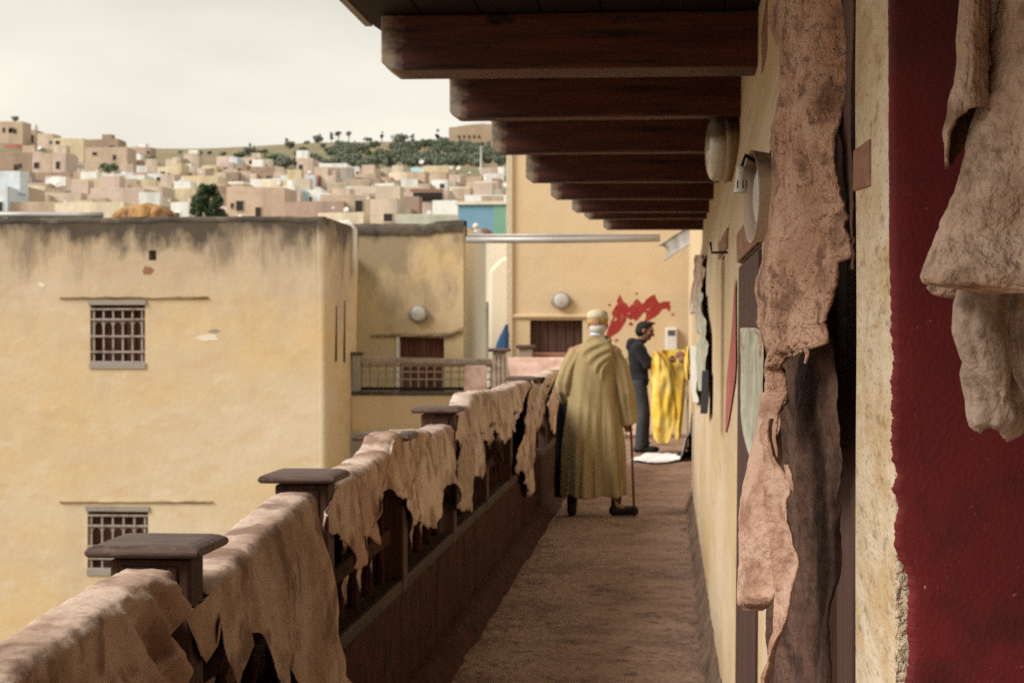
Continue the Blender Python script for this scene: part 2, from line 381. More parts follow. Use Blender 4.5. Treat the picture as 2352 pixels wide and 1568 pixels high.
mat('cane_wood', (0.20, 0.075, 0.03), [((0.12, 0.04, 0.02), (30, 30, 5), 0.45, 0.7, 0.8)], rough=0.5)
mat('lamp_body', (0.50, 0.385, 0.30), [('ax', 'Z', (0.11, 0.065, 0.05), -0.01, 0.08, 14, 0.8, 0.9), ((0.46, 0.33, 0.25), 22, 0.5, 0.72, 0.6)], rough=0.6, bump=[(60, 0.3, 0.004)])
mat('lamp_glass', (0.58, 0.53, 0.43), [('ax', 'Z', (0.12, 0.085, 0.06), -0.03, 0.06, 14, 0.9, 0.9), ((0.6, 0.56, 0.46), (9, 22, 9), 0.5, 0.7, 0.7)], rough=0.16, spec=0.6)
mat('lamp_disc', (0.52, 0.49, 0.45), [((0.36, 0.33, 0.30), 9, 0.45, 0.7, 0.7)], rough=0.35, spec=0.5)
mat('socket_white', (0.66, 0.60, 0.50), [((0.36, 0.26, 0.19), 45, 0.52, 0.74, 0.6)], rough=0.5)
mat('rubber', (0.012, 0.012, 0.013), rough=0.7)
mat('paper', (0.80, 0.77, 0.76), [((0.66, 0.62, 0.66), 6, 0.55, 0.75, 0.6)], rough=0.7)
mat('meter_box', (0.70, 0.66, 0.63), rough=0.5)
mat('meter_glass', (0.09, 0.10, 0.08), rough=0.2)
mat('blue_tarp', (0.035, 0.095, 0.22), [((0.06, 0.16, 0.30), 3, 0.5, 0.7, 0.7)], rough=0.6)
mat('blue_wall', (0.17, 0.33, 0.46), [((0.22, 0.38, 0.50), 0.4, 0.45, 0.7, 0.7)])
mat('green_wall', (0.17, 0.37, 0.27), [((0.24, 0.42, 0.33), 0.4, 0.45, 0.7, 0.7)])
mat('concrete', (0.30, 0.27, 0.23), [((0.18, 0.16, 0.13), 2, 0.5, 0.7, 0.7)], rough=0.9)
mat('coping', (0.105, 0.085, 0.066), [((0.05, 0.042, 0.034), 2, 0.42, 0.62, 0.85), ((0.24, 0.20, 0.15), 4, 0.58, 0.75, 0.6)], rough=0.95, bump=[(9, 0.6, 0.04)])
mat('curtain', (0.50, 0.41, 0.36), [((0.20, 0.10, 0.08), (7, 7, 0.6), 0.5, 0.66, 0.85)], rough=0.9)
mat('leaf_dark', (0.035, 0.062, 0.022), [((0.06, 0.10, 0.035), 0.8, 0.45, 0.7, 0.8)], rough=0.7)
mat('leaf_olive', (0.15, 0.17, 0.125), [((0.20, 0.215, 0.165), 0.3, 0.45, 0.7, 0.8)], rough=0.8)
mat('leaf_green', (0.11, 0.15, 0.08), [((0.15, 0.19, 0.11), 0.3, 0.45, 0.7, 0.8)], rough=0.8)
mat('bark', (0.09, 0.065, 0.045), rough=0.95)
mat('dish', (0.62, 0.61, 0.59), rough=0.5)
# ------------------------------------------------------------------ the setting: terrain, courtyard, gallery floor
YG = [(40, 770), (60, 700), (100, 580), (150, 525), (170, 508), (240, 463), (320, 421), (400, 389), (500, 367), (600, 351), (750, 339), (900, 332), (1000, 332), (1200, 350), (2500, 560)]
def ridge_px(x): return interp([(-600, 4), (300, 2), (520, 3), (700, -7), (860, -10), (1000, -6), (1150, -2), (2200, 4)], x)
def ground(X, Y):
    x = 1176 + FPX * math.tan(math.atan2(X, Y) + YAW)
    yg = interp(YG, Y)
    yg += ridge_px(x) * smooth((Y - 450) / 300)
    yg -= 62 * smooth((340 - x) / 340) * smooth((Y - 200) / 190) * (1 - smooth((Y - 470) / 200))
    z = 1.5 + (765 - yg) / FPX * Y
    return z + 0.8 * nz(X * 0.02, Y * 0.02, 3) + 0.3 * nz(X * 0.09, Y * 0.09, 5)
mb = MB()
rows = []
ys = [44, 60, 80, 100, 125] + list(range(150, 1020, 14)) + [1040, 1080, 1140, 1200, 1400, 1800, 2500]
for Y in ys:
    rows.append([(X, Y, ground(X, Y)) for X in [lerp(-0.62, 0.42, i / 110) * Y for i in range(111)]])
mb.grid(rows)
struct(mb.build('hillside', MATS['hill_earth'], sm=True))
struct(MB().box(-60, 40, -30, 46, -9.3, -9.0).build('courtyard_ground', MATS['courtyard']))
struct(MB().add([(-3500, -3500, -9.4), (3500, -3500, -9.4), (3500, 5000, -9.4), (-3500, 5000, -9.4)], [(0, 1, 2, 3)]).build('ground', MATS['courtyard']))

# gallery floor: an uneven sheet on a slab
rows = []
for k in range(121):
    Y = lerp(-4, 27.9, k / 120)
    rows.append([(X, Y, 0.012 * nz(X * 2.2, Y * 1.3, 1) + 0.006 * nz(X * 8, Y * 6, 2) - 0.006) for X in [lerp(-1.1, 0.45, i / 24) for i in range(25)]])
struct(MB().grid(rows).build('gallery_floor', MATS['floor'], sm=True))
struct(MB().box(-1.3, 1.6, -6, 28, -0.4, -0.05).box(-6.2, 1.6, 28, 33.5, -0.4, -0.02).build('floor_slab', MATS['concrete']))

# ------------------------------------------------------------------ the gallery building on the right
def wx(z): return 0.207 + 0.008 * z + 0.075 * smooth((z - 1.85) / 0.5)      # plaster face, set back a little under the roof
gal = empty('gallery_building', (0.3, 12, 0))
tag(gal, 'yellow plastered gallery building along the right side of the walkway', 'building')
def gpart(mb, name, m, parent=None, **k):
    return mb.build(name, m, parent or gal, **k)
LV = [1.85 + .5 * k / 8 for k in range(9)]
wall = holed_wall(MB(), 3.85, 16.6, -0.1, 3.4, [(4.5, 5.78, -0.1, 1.715), (7.34, 7.83, 1.085, 1.81)], 0.3, lambda u, w, d: (wx(w) + d + .006 * nz(u * 2.2, w * 2), u, w), LV)
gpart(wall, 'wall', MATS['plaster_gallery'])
gpart(holed_wall(MB(), 16.6, 28.2, -0.1, 3.4, [(21.9, 23.5, -0.1, 2.02)], 0.3, lambda u, w, d: (.30 + d, u, w)), 'wall', MATS['plaster_end'])
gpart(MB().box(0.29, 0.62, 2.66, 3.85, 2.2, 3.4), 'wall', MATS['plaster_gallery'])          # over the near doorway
# rough mortar skirting where wall meets floor
rows = []
for k in range(180):
    Y = lerp(5.7, 16.6, k / 179); a = 0.05 + 0.025 * nz(Y * 3, 1) + 0.02 * nz(Y * 9, 4)
    rows.append([(wx(0.14) - 0.002, Y, 0.13 + 0.03 * nz(Y * 4)), (0.2 - a * 0.45, Y, 0.05), (0.2 - a, Y, -0.012)])
gpart(MB().grid(rows), 'skirting', MATS['dirty_mortar'], sm=True)
# near pilaster: cream side towards the walkway, red plastered front towards the camera
PXW, PN, PF = 0.26, 2.21, 2.655
rows = []
for k in range(90):
    z = lerp(-0.05, 3.4, k / 89)
    e = 0.004 * nz(z * 3, 7); c = 0.006 + 0.004 * nz(z * 14, 2)
    rows.append([(PXW + 0.05, PF, z), (PXW + c, PF - 0.001 + e * 0.4, z), (PXW + e * 0.5, PF - 0.02, z), (PXW + 0.002 * nz(z * 5, 3), lerp(PN, PF, .5), z), (PXW + 0.001 + 0.0015 * nz(z * 20), PN + 0.012, z), (PXW + c * 0.7, PN + 0.001, z), (PXW + 0.06, PN, z), (1.6, PN, z)])
gpart(MB().grid(rows), 'pilaster', MATS['plaster_pilaster'], sm=True)
gpart(MB().box(PXW + 0.055, 1.6, PN + 0.01, PF - 0.003, -0.05, 3.4), 'pilaster_core', MATS['mortar'])
rows = []
for k in range(420):
    z = lerp(0.95, 1.95, k / 419)
    rows.append([(PXW + .0035 + .0016 * nz(z * 60, 2), PN + .004, z)] + [(PXW + .004 + i * .0035 + .001 * nz(i, z * 90), PN - .0035 - .0022 * nz(i * .9, z * 55, 4) - .0016 * nz(i * 2.1, z * 150, 6), z) for i in range(11)])
rows.insert(0, [(p[0], p[1], -.05) for p in rows[0]]); rows.append([(p[0], p[1], 3.4) for p in rows[-1]])
mort = MB().grid(rows)
gpart(mort, 'bare_mortar', MATS['mortar'], sm=True)
# red coat with a broken left edge
edge = []
prof = [(-20, 2040), (300, 2041), (600, 2043), (700, 2047), (760, 2045), (830, 2052), (880, 2046), (960, 2049), (1050, 2048), (1090, 2060), (1120, 2050), (1170, 2062), (1215, 2052), (1260, 2056), (1290, 2070), (1330, 2086), (1380, 2085), (1430, 2082), (1500, 2088), (1545, 2084), (1600, 2074)]
for k in range(520):
    y = lerp(-30, 1600, k / 519); x = interp(prof, y) + (1.5 + 4.5 * smooth((y - 560) / 300)) * nz(y * 0.06, 3.3) + (1 + 3 * smooth((y - 560) / 300)) * nz(y * 0.21, 1.1)
    p = PY(x, y, PN - 0.008); edge.append((p.x, p.z))
# nearest rows: a strip mesh from the broken edge to the far right
rows = []
for x, z in edge:
    rows.append([(x + 0.001, PN - 0.004, z), (x, PN - 0.007, z), (x + 0.003, PN - 0.011, z)] + [(lerp(x + 0.01, 1.6, (i / 9) ** 2), PN - 0.0125 + 0.002 * nz(i * .7, z * 4), z) for i in range(10)])
z0 = rows[-1][0][2]
rows.append([(p[0], p[1], -0.05) for p in rows[-1]]); rows.insert(0, [(p[0], p[1], 3.4) for p in rows[0]])
gpart(MB().grid(rows), 'red_plaster_coat', MATS['red_plaster'], sm=True)['label'] = 'dark red plaster front with chipped left edge'
# wooden beam end let into the cream side
a = PX(1964, 440, PXW); b = PX(2001, 320, PXW)
gpart(MB().prism([(PXW - .003, a.y, PX(1964, 440, PXW).z), (PXW - .003, b.y, PX(2001, 428, PXW).z), (PXW - .003, b.y, PX(2001, 318, PXW).z), (PXW - .003, a.y, PX(1964, 345, PXW).z)], (0.03, 0, 0)), 'beam_end', MATS['wood_lintel'], bevel=0.003)
# near doorway: frame and door leaf in shadow
gpart(MB().box(0.235, 0.60, 3.845, 3.90, -0.05, 2.2), 'door_jamb', MATS['wood_dark_door'], bevel=0.004)
leaf = gpart(MB().box(0.36, 0.40, 2.66, 3.84, -0.05, 2.2), 'door', MATS['wood_dark_door'])
for k in range(5):
    y0 = 2.67 + k * 0.234
    gpart(MB().box(0.340, 0.36, y0, y0 + 0.222, 0.0, 2.19), 'plank', MATS['wood_dark_door'], leaf, bevel=0.004)
gpart(MB().box(0.30, 0.34, 2.66, 3.84, 2.05, 2.2), 'lintel', MATS['wood_dark_door'])
# second doorway with a wooden lintel
d2 = gpart(MB().add([(wx(z) + o, y, z) for z in (-.05, 1.71) for o in (.004, .06) for y in (4.505, 5.775)], [(0, 1, 5, 4), (2, 6, 7, 3), (0, 4, 6, 2), (1, 3, 7, 5)]), 'door', MATS['wood_dark_door'])
for k in range(5):
    ya_ = 4.51 + k * .253
    gpart(MB().add([(wx(z) + o, y, z) for z in (-.05, 1.70) for o in (-.006, .003) for y in (ya_, ya_ + .245)], [(0, 1, 5, 4), (2, 6, 7, 3), (0, 4, 6, 2), (1, 3, 7, 5)]), 'plank', MATS['wood_dark_door'], d2)
gpart(MB().box(wx(1.75) - 0.010, wx(1.75) + 0.12, 4.35, 5.85, 1.717, 1.81), 'lintel', MATS['wood_lintel'], bevel=0.006)
gpart(MB().box(wx(1.85) - 0.008, wx(1.85) + 0.12, 6.95, 8.1, 1.815, 1.89), 'lintel', MATS['wood_lintel'], bevel=0.006)
gpart(MB().tube([(wx(1.82) + .02, 7.0, 1.80), (wx(1.82) - .06, 7.02, 1.80), (wx(1.82) - .065, 7.02, 1.84)], 0.005), 'iron_hook', MATS['rubber'])
gpart(MB().box(wx(1.4) + .03, wx(1.4) + .06, 7.34, 7.83, 1.085, 1.81), 'window_board', MATS['wood_dark_door'])
gpart(MB().box(0.58, 0.6, 21.9, 23.5, -0.05, 2.02), 'doorway_back', MATS['black_hole'])
# patch of timber by the first beam, and run of faded red paint
gpart(MB().prism([(wx(2.4) - .002, 5.75, 2.36), (wx(2.4) - .002, 6.1, 2.30), (wx(2.4) - .002, 6.1, 2.47), (wx(2.4) - .002, 5.75, 2.55)], (0.02, 0, 0)), 'timber_patch', MATS['wood_lintel'])
pts = []
for (y, Y0, Y1) in [(640, 7.0, 7.05), (655, 6.98, 7.12), (700, 6.98, 7.25), (760, 6.95, 7.4), (830, 6.9, 7.75), (870, 6.98, 7.95), (905, 7.2, 8.0), (960, 7.6, 8.1), (990, 7.95, 8.12)]:
    pts.append((y, Y0 * .87, Y1 * .87))
rows = []
for y, Y0, Y1 in pts:
    rows.append([(wx(z) - 0.004, Yc, z) for Yc, z in [(lerp(Y0, Y1, i / 6), 1.5 + (765 - y) / FPX * lerp(Y0, Y1, i / 6)) for i in range(7)]])
gpart(MB().grid(rows), 'red_paint_run', MATS['faded_red_paint'])['label'] = 'faded red paint run down the wall'
# right-hand wall behind the camera
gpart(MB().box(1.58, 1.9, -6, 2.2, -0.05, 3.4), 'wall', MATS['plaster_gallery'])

# ------------------------------------------------------------------ timber canopy
can = empty('timber_canopy', (0, 8, 2.4))
tag(can, 'dark brown timber canopy of beams over the walkway', 'canopy')
def cpart(mb, name, m, **k):
    return mb.build(name, m, can, **k)
BEAMS = [(875, 162, 0.24), (1032, 272, .13), (1128, 352, .12), (1207, 418, .12), (1264, 457, .11), (1313, 487, .12), (1341, 503, .11), (1385, 527, .12)]
BZ = 2.40
eaves = []
for (x, y, th) in BEAMS:
    p = PZ(x, y, BZ); eaves.append((p.y, p.x))
    Yb, Xl = p.y, p.x; ht = 0.19; c = 0.035
    outl = [(Xl + c * 1.1, Yb, BZ), (0.5, Yb, BZ + R.uniform(-.006, .006)), (0.5, Yb, BZ + ht), (Xl - 0.0, Yb, BZ + ht), (Xl, Yb, BZ + c * 0.8)]
    cpart(MB().prism(outl, (R.uniform(-.004, .004), th, 0)), 'beam', MATS['wood_beam'], bevel=0.006, loc=(Xl, Yb, BZ))
# two beams behind the view
for Yb in (4.9, 3.4, 1.9, .4, -1.1, -2.6):
    if Yb < 4.2:
        cpart(MB().prism([(-1.03, Yb, BZ), (1.5, Yb, BZ), (1.5, Yb, BZ + .19), (-1.06, Yb, BZ + .19)], (0, .13, 0)), 'beam', MATS['wood_beam'], bevel=0.006)
def eave(Y): return interp([(-6, -1.06)] + [(6.6, -1.045)] + [(yy + .1, xx - 0.02) for yy, xx in eaves[1:]] + [(16.6, eaves[-1][1] - .01)], Y)
seg = [-6, -3, 0, 3, 6.6, 8.2, 9.7, 11.3, 12.7, 14.0, 15.0, 16.45]
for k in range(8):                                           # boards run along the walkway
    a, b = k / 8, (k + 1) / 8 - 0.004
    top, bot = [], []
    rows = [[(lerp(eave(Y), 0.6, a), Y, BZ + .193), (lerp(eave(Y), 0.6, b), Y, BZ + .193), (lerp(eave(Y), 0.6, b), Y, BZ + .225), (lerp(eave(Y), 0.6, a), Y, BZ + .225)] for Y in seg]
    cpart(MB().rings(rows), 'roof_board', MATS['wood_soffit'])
rows = [[(eave(Y) - .03, Y, BZ + .19), (eave(Y) - .004, Y, BZ + .19), (eave(Y) - .004, Y, BZ + .30), (eave(Y) - .03, Y, BZ + .30)] for Y in seg[:5]]
cpart(MB().rings(rows), 'fascia_board', MATS['wood_beam'])
rows = [[(eave(Y) - .04 * (Y < 6.7), Y, BZ + .302), (1.9, Y, BZ + .302), (1.9, Y, BZ + .36), (eave(Y) - .04 * (Y < 6.7), Y, BZ + .36)] for Y in seg]
cpart(MB().rings(rows), 'roof_sheet', MATS['concrete'])
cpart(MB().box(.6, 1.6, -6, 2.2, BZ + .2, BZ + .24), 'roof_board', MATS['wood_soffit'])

# ------------------------------------------------------------------ wooden railing
rl = empty('wooden_railing', (-1.12, 9, 0))
tag(rl, 'dark wooden railing with capped posts along the left of the walkway', 'railing')
def rpart(mb, name, m, parent=None, **k):
    return mb.build(name, m, parent or rl, **k)
POSTS = [(2.34, 1.03, .25), (4.02, 1.035, .252), (5.68, 1.065, .237), (7.33, 1.10, .23), (9.08, 1.135, .235), (10.75, .98, .2), (12.4, .98, .2), (14.2, 1.165, .225), (16.0, 1.06, .2), (17.8, 1.06, .2), (19.6, 1.06, .2)]
XI = -1.03                                                   # inner face of the posts
for (Y, H, W) in POSTS:
    W -= .03
    post = MB().box(XI - W + .03, XI - .012, Y, Y + .12, 0.472, H - .03)
    po = rpart(post, 'post', MATS['wood_post'], bevel=0.008)
    x0, x1 = XI - W, XI + .002
    prof = [(.006, -.014), (-.010, -.012), (-.017, -.003), (-.013, .007), (.0, .013), (.016, .017)]
    rs = []
    for o, dz in prof: rs.append([(x0 + o, Y - .025 + o, H - .012 + dz), (x1 - o, Y - .025 + o, H - .012 + dz), (x1 - o, Y + .225 - o, H - .012 + dz), (x0 + o, Y + .225 - o, H - .012 + dz)])
    cap = MB().rings(rs)
    o = cap.build('cap', MATS['wood_cap'], po, bevel=0.004)
    rpart(MB().box(XI - W + .055, XI - .04, Y - .006, Y + .004, H - .16, H - .045), 'post_panel', MATS['wood_post'], bevel=0.004)
def railz(Y): return interp([(a, b - .135) for a, b, c in POSTS], Y)
for (Ya, Ha, Wa), (Yb, Hb, Wb) in zip(POSTS, POSTS[1:]):
    ya, yb = Ya + .12, Yb
    rpart(MB().bar((XI - .105, ya, railz(ya) - .03), (XI - .105, yb, railz(yb) - .03), .10, .05), 'top_rail', MATS['wood_rail'], bevel=0.008)
    rpart(MB().bar((XI - .085, ya, .70), (XI - .085, yb, .70), .05, .06), 'middle_rail', MATS['wood_panel'], bevel=0.008)
    rpart(MB().bar((XI - .07, ya, .50), (XI - .07, yb, .50), .11, .06), 'ledge', MATS['wood_rail'], bevel=0.012)
    n = 5
    for k in range(n):
        y = lerp(ya, yb, (k + .5) / n)
        z1 = railz(y) - .055
        rpart(MB().rings([[(XI - .085 + .02 * math.cos(t) * w, y + .02 * math.sin(t) * w, z) for t in [math.pi / 4 * i for i in range(8)]] for z, w in [(.53, 1), (.60, 1.1), (.64, .7), (.68, 1.2), (.73, 1.2), (.76, .8), (z1 - .12, 1.1), (z1 - .06, .7), (z1, 1)]]), 'baluster', MATS['wood_panel'])
    nb = 3; ya = Ya; 
    for k in range(nb):
        y0 = lerp(ya, yb, k / nb); y1 = lerp(ya, yb, (k + 1) / nb) - .006
        rpart(MB().box(XI - .085, XI - .022 + R.uniform(-.003, .003), y0, y1, .02, .468), 'panel_board', MATS['wood_panel'], bevel=0.004)
rows = []
for k in range(90):
    Y = lerp(1.0, 20, k / 89); e = .012 * nz(Y * 2, 4)
    rows.append([(XI - .05, Y, .10 + e * .4), (XI + .02, Y, .095 + e), (XI + .045 + e, Y, .07), (XI + .07 + e, Y, .03), (XI + .10 + 2 * e, Y, -.01)])
o = rpart(MB().grid(rows), 'kerb', MATS['wood_panel'], sm=True)

# unseen wall added behind the camera to cut fill light in the gallery
gpart(MB().box(-1.3, 1.58, -3.3, -3.0, -0.05, 2.6), 'light_block_wall', MATS['plaster_gallery'])
# pole and pegs the hides hang from, above the picture
gpart(MB().tube([(0.275, 2.45, 2.06), (0.255, 2.7, 2.065), (0.215, 2.97, 2.07)], 0.018, 10), 'hanging_pole', MATS['weathered_wood'], sm=True)
gpart(MB().tube([(0.36, PN, 1.90), (0.36, PN - .20, 1.91), (0.36, PN - .205, 1.935)], 0.008, 8), 'iron_peg', MATS['rubber'], sm=True)
gpart(MB().tube([(0.44, PN, 1.90), (0.44, PN - .30, 1.91), (0.44, PN - .305, 1.935)], 0.008, 8), 'iron_peg', MATS['rubber'], sm=True)
# ------------------------------------------------------------------ the left building across the courtyard
LB = 26.0
lb = empty('courtyard_building', (-8, LB + 1, -9))
tag(lb, 'ochre plastered building with two grilled windows and mildewed top edge, at left', 'building')
def box_px(x0, x1, y0, y1, Y): 
    a = PY(x0, y1, Y); b = PY(x1, y0, Y); return a.x, b.x, a.z, b.z
cx = PY(745, 700, LB).x
ztop = PY(400, 503, LB).z
w1 = box_px(207, 333, 700, 838, LB); w2 = box_px(201, 340, 1174, 1312, LB); vent = box_px(341, 359, 575, 598, LB)
wm = MB()
holed_wall(wm, -16, cx, -9, ztop, [w1, w2, vent], 0.5, lambda u, w, d: (u, LB + d, w))
wm.build('wall', MATS['plaster_left'], lb)
MB().box(cx - .5, cx, LB + .5, LB + 2.6, -9, ztop - .02).build('side_wall', MATS['plaster_left'], lb)
MB().box(-16, cx - .5, LB + .5, LB + 8, ztop - .6, ztop - .3).build('roof', MATS['concrete'], lb)
# lumpy coping along the top
rows = []
for k in range(140):
    X = lerp(-16, cx - .02, k / 139); h = .04 * nz(X * 1.1, 2) + .02 * nz(X * 4, 5); o = .05 + .02 * nz(X * 2, 9)
    rows.append([(X, LB - .3 * o + .01, ztop - .05 + h), (X, LB - .4 * o, ztop - .01 + .6 * h), (X, LB + .02, ztop + .03 + .6 * h), (X, LB + .4, ztop + .03 + .6 * h), (X, LB + .5, ztop - .1)])
MB().grid(rows).build('coping', MATS['coping'], lb, sm=True)
# rounded corner pier with its drain pipe
rows = []
for k in range(70):
    z = lerp(-9, ztop + .0, k / 69); b = .05 * smooth((z - 1.8) / 1.2) * (1 - smooth((z - ztop + .15) / .3) * .4)
    n0 = .02 * nz(z * 1.3, 4)
    rows.append([(cx + .012 + (b + n0) * c + d, LB - .02 - (b + n0) * s + e, z) for (c, s, d, e) in [(-.4, 1, -.09, .012), (.1, 1.2, -.02, 0), (.8, .8, .01, .03), (1, .2, .015, .15), (1, .1, .012, 1.2), (.7, 0, .01, 2.6)]])
MB().grid(rows).build('corner_pier', MATS['plaster_left'], lb, sm=True)
a = PY(812, 525, LB + 2.0); b = PY(812, 622, LB + 2.0)
MB().tube([(a.x - .25, a.y, a.z + .06), (a.x - .08, a.y - .02, a.z + .08), (a.x, a.y, a.z - .02), (a.x, a.y, lerp(a.z, b.z, .5)), (b.x - .02, b.y, b.z)], [.05, .055, .055, .05, .06], 12).build('drain_pipe', MATS['white_paint'], lb, sm=True)
for x, y0, y1 in ((768, 702, 830), (787, 690, 832)):
    Yp = LB + (0.75 if x < 780 else 1.45)
    z0, z1 = PX(x, y1, cx + .02).z, PX(x, y0, cx + .02).z
    MB().box(cx + .02, cx + .034, Yp, Yp + .07, z0, z1).build('slot', MATS['black_hole'], lb)
# windows: reddish shutter behind an iron grille
def grilled_window(w, arch):
    x0, x1, z0, z1 = w
    o = MB().box(x0, x1, LB + .16, LB + .20, z0, z1).build('window', MATS['wood_shutter'], lb)
    for k in range(5):
        a, b = lerp(x0, x1, k / 5), lerp(x0, x1, (k + 1) / 5)
        MB().box(a + .015, b - .01, LB + .145, LB + .158, z0 + .03, z1 - .03).build('shutter_board', MATS['wood_shutter'], o)
    g = MB(); n = 6; yb = LB + .03
    for k in range(n):
        x = lerp(x0 + .05, x1 - .05, k / (n - 1)); g.box(x - .012, x + .012, yb - .01, yb + .01, z0 + .03, z1 - .05)
    for t in (.05, .22, .48 if arch else .42, .76, .93):
        z = lerp(z0, z1, t); g.box(x0, x1, yb - .032, yb - .012, z - .013, z + .013)
    st = (x1 - x0 - .1) / 5
    for k in range(5):
        xc = x0 + .05 + st * (k + .5); zc = lerp(z0, z1, .66); r = st / 2 - .012
        g.tube([(xc - r * math.cos(t), yb + .0, zc + r * math.sin(t)) for t in [math.pi * i / 8 for i in range(9)]], .008, 5)
    g.build('grille', MATS['iron_grille'], o)
    MB().box(x0 - .02, x1 + .02, LB - .03, LB + .02, z1 - .0, z1 + .07).build('lintel', MATS['concrete'], o)
    MB().box(x0 - .01, x1 + .01, LB - .02, LB + .14, z0 - .05, z0 + .03).build('sill', MATS['concrete'], o)
grilled_window(w1, True); grilled_window(w2, False)
MB().box(vent[0], vent[1], LB + .2, LB + .24, vent[2], vent[3]).build('vent', MATS['concrete'], lb)
for (x0, x1, y) in ((138, 478, 684), (138, 488, 1152)):      # plaster ridges over the windows
    rows = []
    for k in range(60):
        p = PY(lerp(x0, x1, k / 59), y + 1.5 * nz(k * .2, y), LB); h = .018 + .010 * nz(k * .5, y)
        rows.append([(p.x, LB - .001, p.z + h), (p.x, LB - .035 - .01 * nz(k * .7), p.z + h * .6), (p.x, LB - .03, p.z - h * .3), (p.x, LB - .001, p.z - h)])
    MB().grid(rows).build('plaster_ridge', MATS['ridge_plaster'], lb, sm=True)
def blotch(cxp, cyp, rx, ry, Y, m, parent, seed, n=26, name='patch'):
    pts = []
    for i in range(n):
        t = 2 * math.pi * i / n; k = 1 + .45 * nz(math.cos(t) * 1.7 + seed, math.sin(t) * 1.7) + .25 * nz(math.cos(t) * 5 + seed, math.sin(t) * 5)
        p = PY(cxp + rx * k * math.cos(t), cyp + ry * k * math.sin(t), Y - .004); pts.append((p.x, Y - .004, p.z))
    return MB().prism(pts[::-1], (0, .003, 0)).build(name, m, parent)
blotch(340, 622, 11, 10, LB, MATS['wood_lintel'], lb, 2)
blotch(478, 776, 22, 8, LB, MATS['cream_render'], lb, 5); blotch(492, 760, 12, 4, LB, MATS['concrete'], lb, 8)
blotch(95, 655, 8, 6, LB, MATS['cream_render'], lb, 12)

# white pipe lying on the roof edge, and the heap of ochre hides
p = [PY(x, y, LB + .25) for x, y in ((-120, 494), (60, 493), (180, 494), (236, 494))]
tag(MB().tube(p, .045, 12).build('roof_pipe', MATS['zinc'], sm=True), 'pale grey pipe lying along the left roof edge', 'pipe')
rows = []
hp = [(258, 497), (268, 486), (290, 474), (320, 470), (343, 465), (358, 470), (372, 472), (392, 482), (408, 496)]
for k in range(60):
    x = lerp(258, 408, k / 59); yt = interp(hp, x); row = []
    for j in range(15):
        t = math.pi * j / 14; d = .34 * math.sin(math.pi * k / 59) ** .4
        zt = PY(x, yt, LB + .35).z; zb = ztop + .03
        fold = .06 * nz(x * .06, j * .5, 2) + .03 * nz(x * .2, j, 7)
        row.append((PY(x, 490, LB + .35).x, LB + .35 - math.cos(t) * (d + fold), zb + (zt - zb) * math.sin(t) ** .7 * (1 + .5 * fold)))
    rows.append(row)
tag(MB().grid(rows).build('hide_heap', MATS['hide_ochre'], sm=True, sub=1), 'heap of brown ochre hides on top of the left roof edge', 'hides')

# ------------------------------------------------------------------ middle wall with a low door, and the far gallery
MW = 31.5
mw = empty('middle_building', (-4.5, MW, 0))
tag(mw, 'plastered middle block with stained top, round lamp and low brown door', 'building')
mx1 = PY(1064, 700, MW).x; mzt = PY(900, 517, MW).z
dr = box_px(917, 1020, 774, 915, MW); dr = (dr[0], dr[1], -0.0, dr[3])
holed_wall(MB(), -7.5, mx1, -9, mzt, [dr], .4, lambda u, w, d: (u, MW + d, w)).build('wall', MATS['plaster_mid'], mw)
MB().box(mx1 - .4, mx1 - .004, MW + .4, MW + 4, -9, mzt - .01).build('side_wall', MATS['cream_render'], mw)
rows = []
for k in range(60):
    X = lerp(-7.5, mx1 + .02, k / 59); h = .03 * nz(X * 2, 2) + .02 * nz(X * 5, 5) + .05 * smooth((X + 4.1) * 2)
    rows.append([(X, MW - .03, mzt - .16 + h), (X, MW - .05, mzt - .05 + h), (X, MW + .03, mzt + .03 + h), (X, MW + .4, mzt + .03 + h), (X, MW + .45, mzt - .2)])
MB().grid(rows).build('coping', MATS['coping'], mw, sm=True)
d = MB().box(dr[0], dr[1], MW + .16, MW + .2, dr[2], dr[3]).build('door', MATS['wood_door'], mw)
for k in range(5):
    a, b = lerp(dr[0], dr[1], k / 5) + .006, lerp(dr[0], dr[1], (k + 1) / 5) - .006
    MB().box(a, b, MW + .135, MW + .158, 0, dr[3] - .01).build('plank', MATS['wood_door'], d)
MB().box(dr[0] - .05, dr[0] + .002, MW - .02, MW + .1, 0, dr[3] + .02).build('door_frame', MATS['white_paint'], mw)
rows = []
for k in range(60):
    x = lerp(853, 1062, k / 59); p = PY(x, 770 - 6 * smooth((x - 1030) / 30) * 2, MW); h = .03 + .012 * nz(k * .5, 3) + .02 * smooth((x - 950) / 60)
    rows.append([(p.x, MW - .001, p.z + h), (p.x, MW - .05, p.z + h * .6), (p.x, MW - .045, p.z - h * .6), (p.x, MW - .001, p.z - h)])
MB().grid(rows).build('plaster_ridge', MATS['ridge_plaster'], mw, sm=True)

def wall_lamp(px, py, Y, label, drip=False):
    c = PY(px, py, Y); r = 19.5 * Y / FPX
    o = empty('wall_lamp', c); tag(o, label, 'lamp', 'round wall lamps on the far walls')
    MB().lathe([(r * .98, 0), (r * 1.0, .05), (r * 1.03, .055), (r * 1.03, .08), (r * .9, .09)], c, (0, -1, 0)).build('rim', MATS['concrete'], o, sm=True)
    MB().lathe([(r * .86, .088), (r * .8, .094), (r * .5, .104), (r * .1, .108)], c, (0, -1, 0)).build('glass', MATS['lamp_disc'], o, sm=True)
    for s in (-1, 1):
        MB().box(c.x + s * r * 1.0 - .03, c.x + s * r * 1.0 + .03, c.y - .07, c.y - .01, c.z - .05, c.z + .02).build('lug', MATS['concrete'], o, bevel=.005)
    return o
wall_lamp(962, 720, MW, 'round glass wall lamp above the low door of the middle block', True)

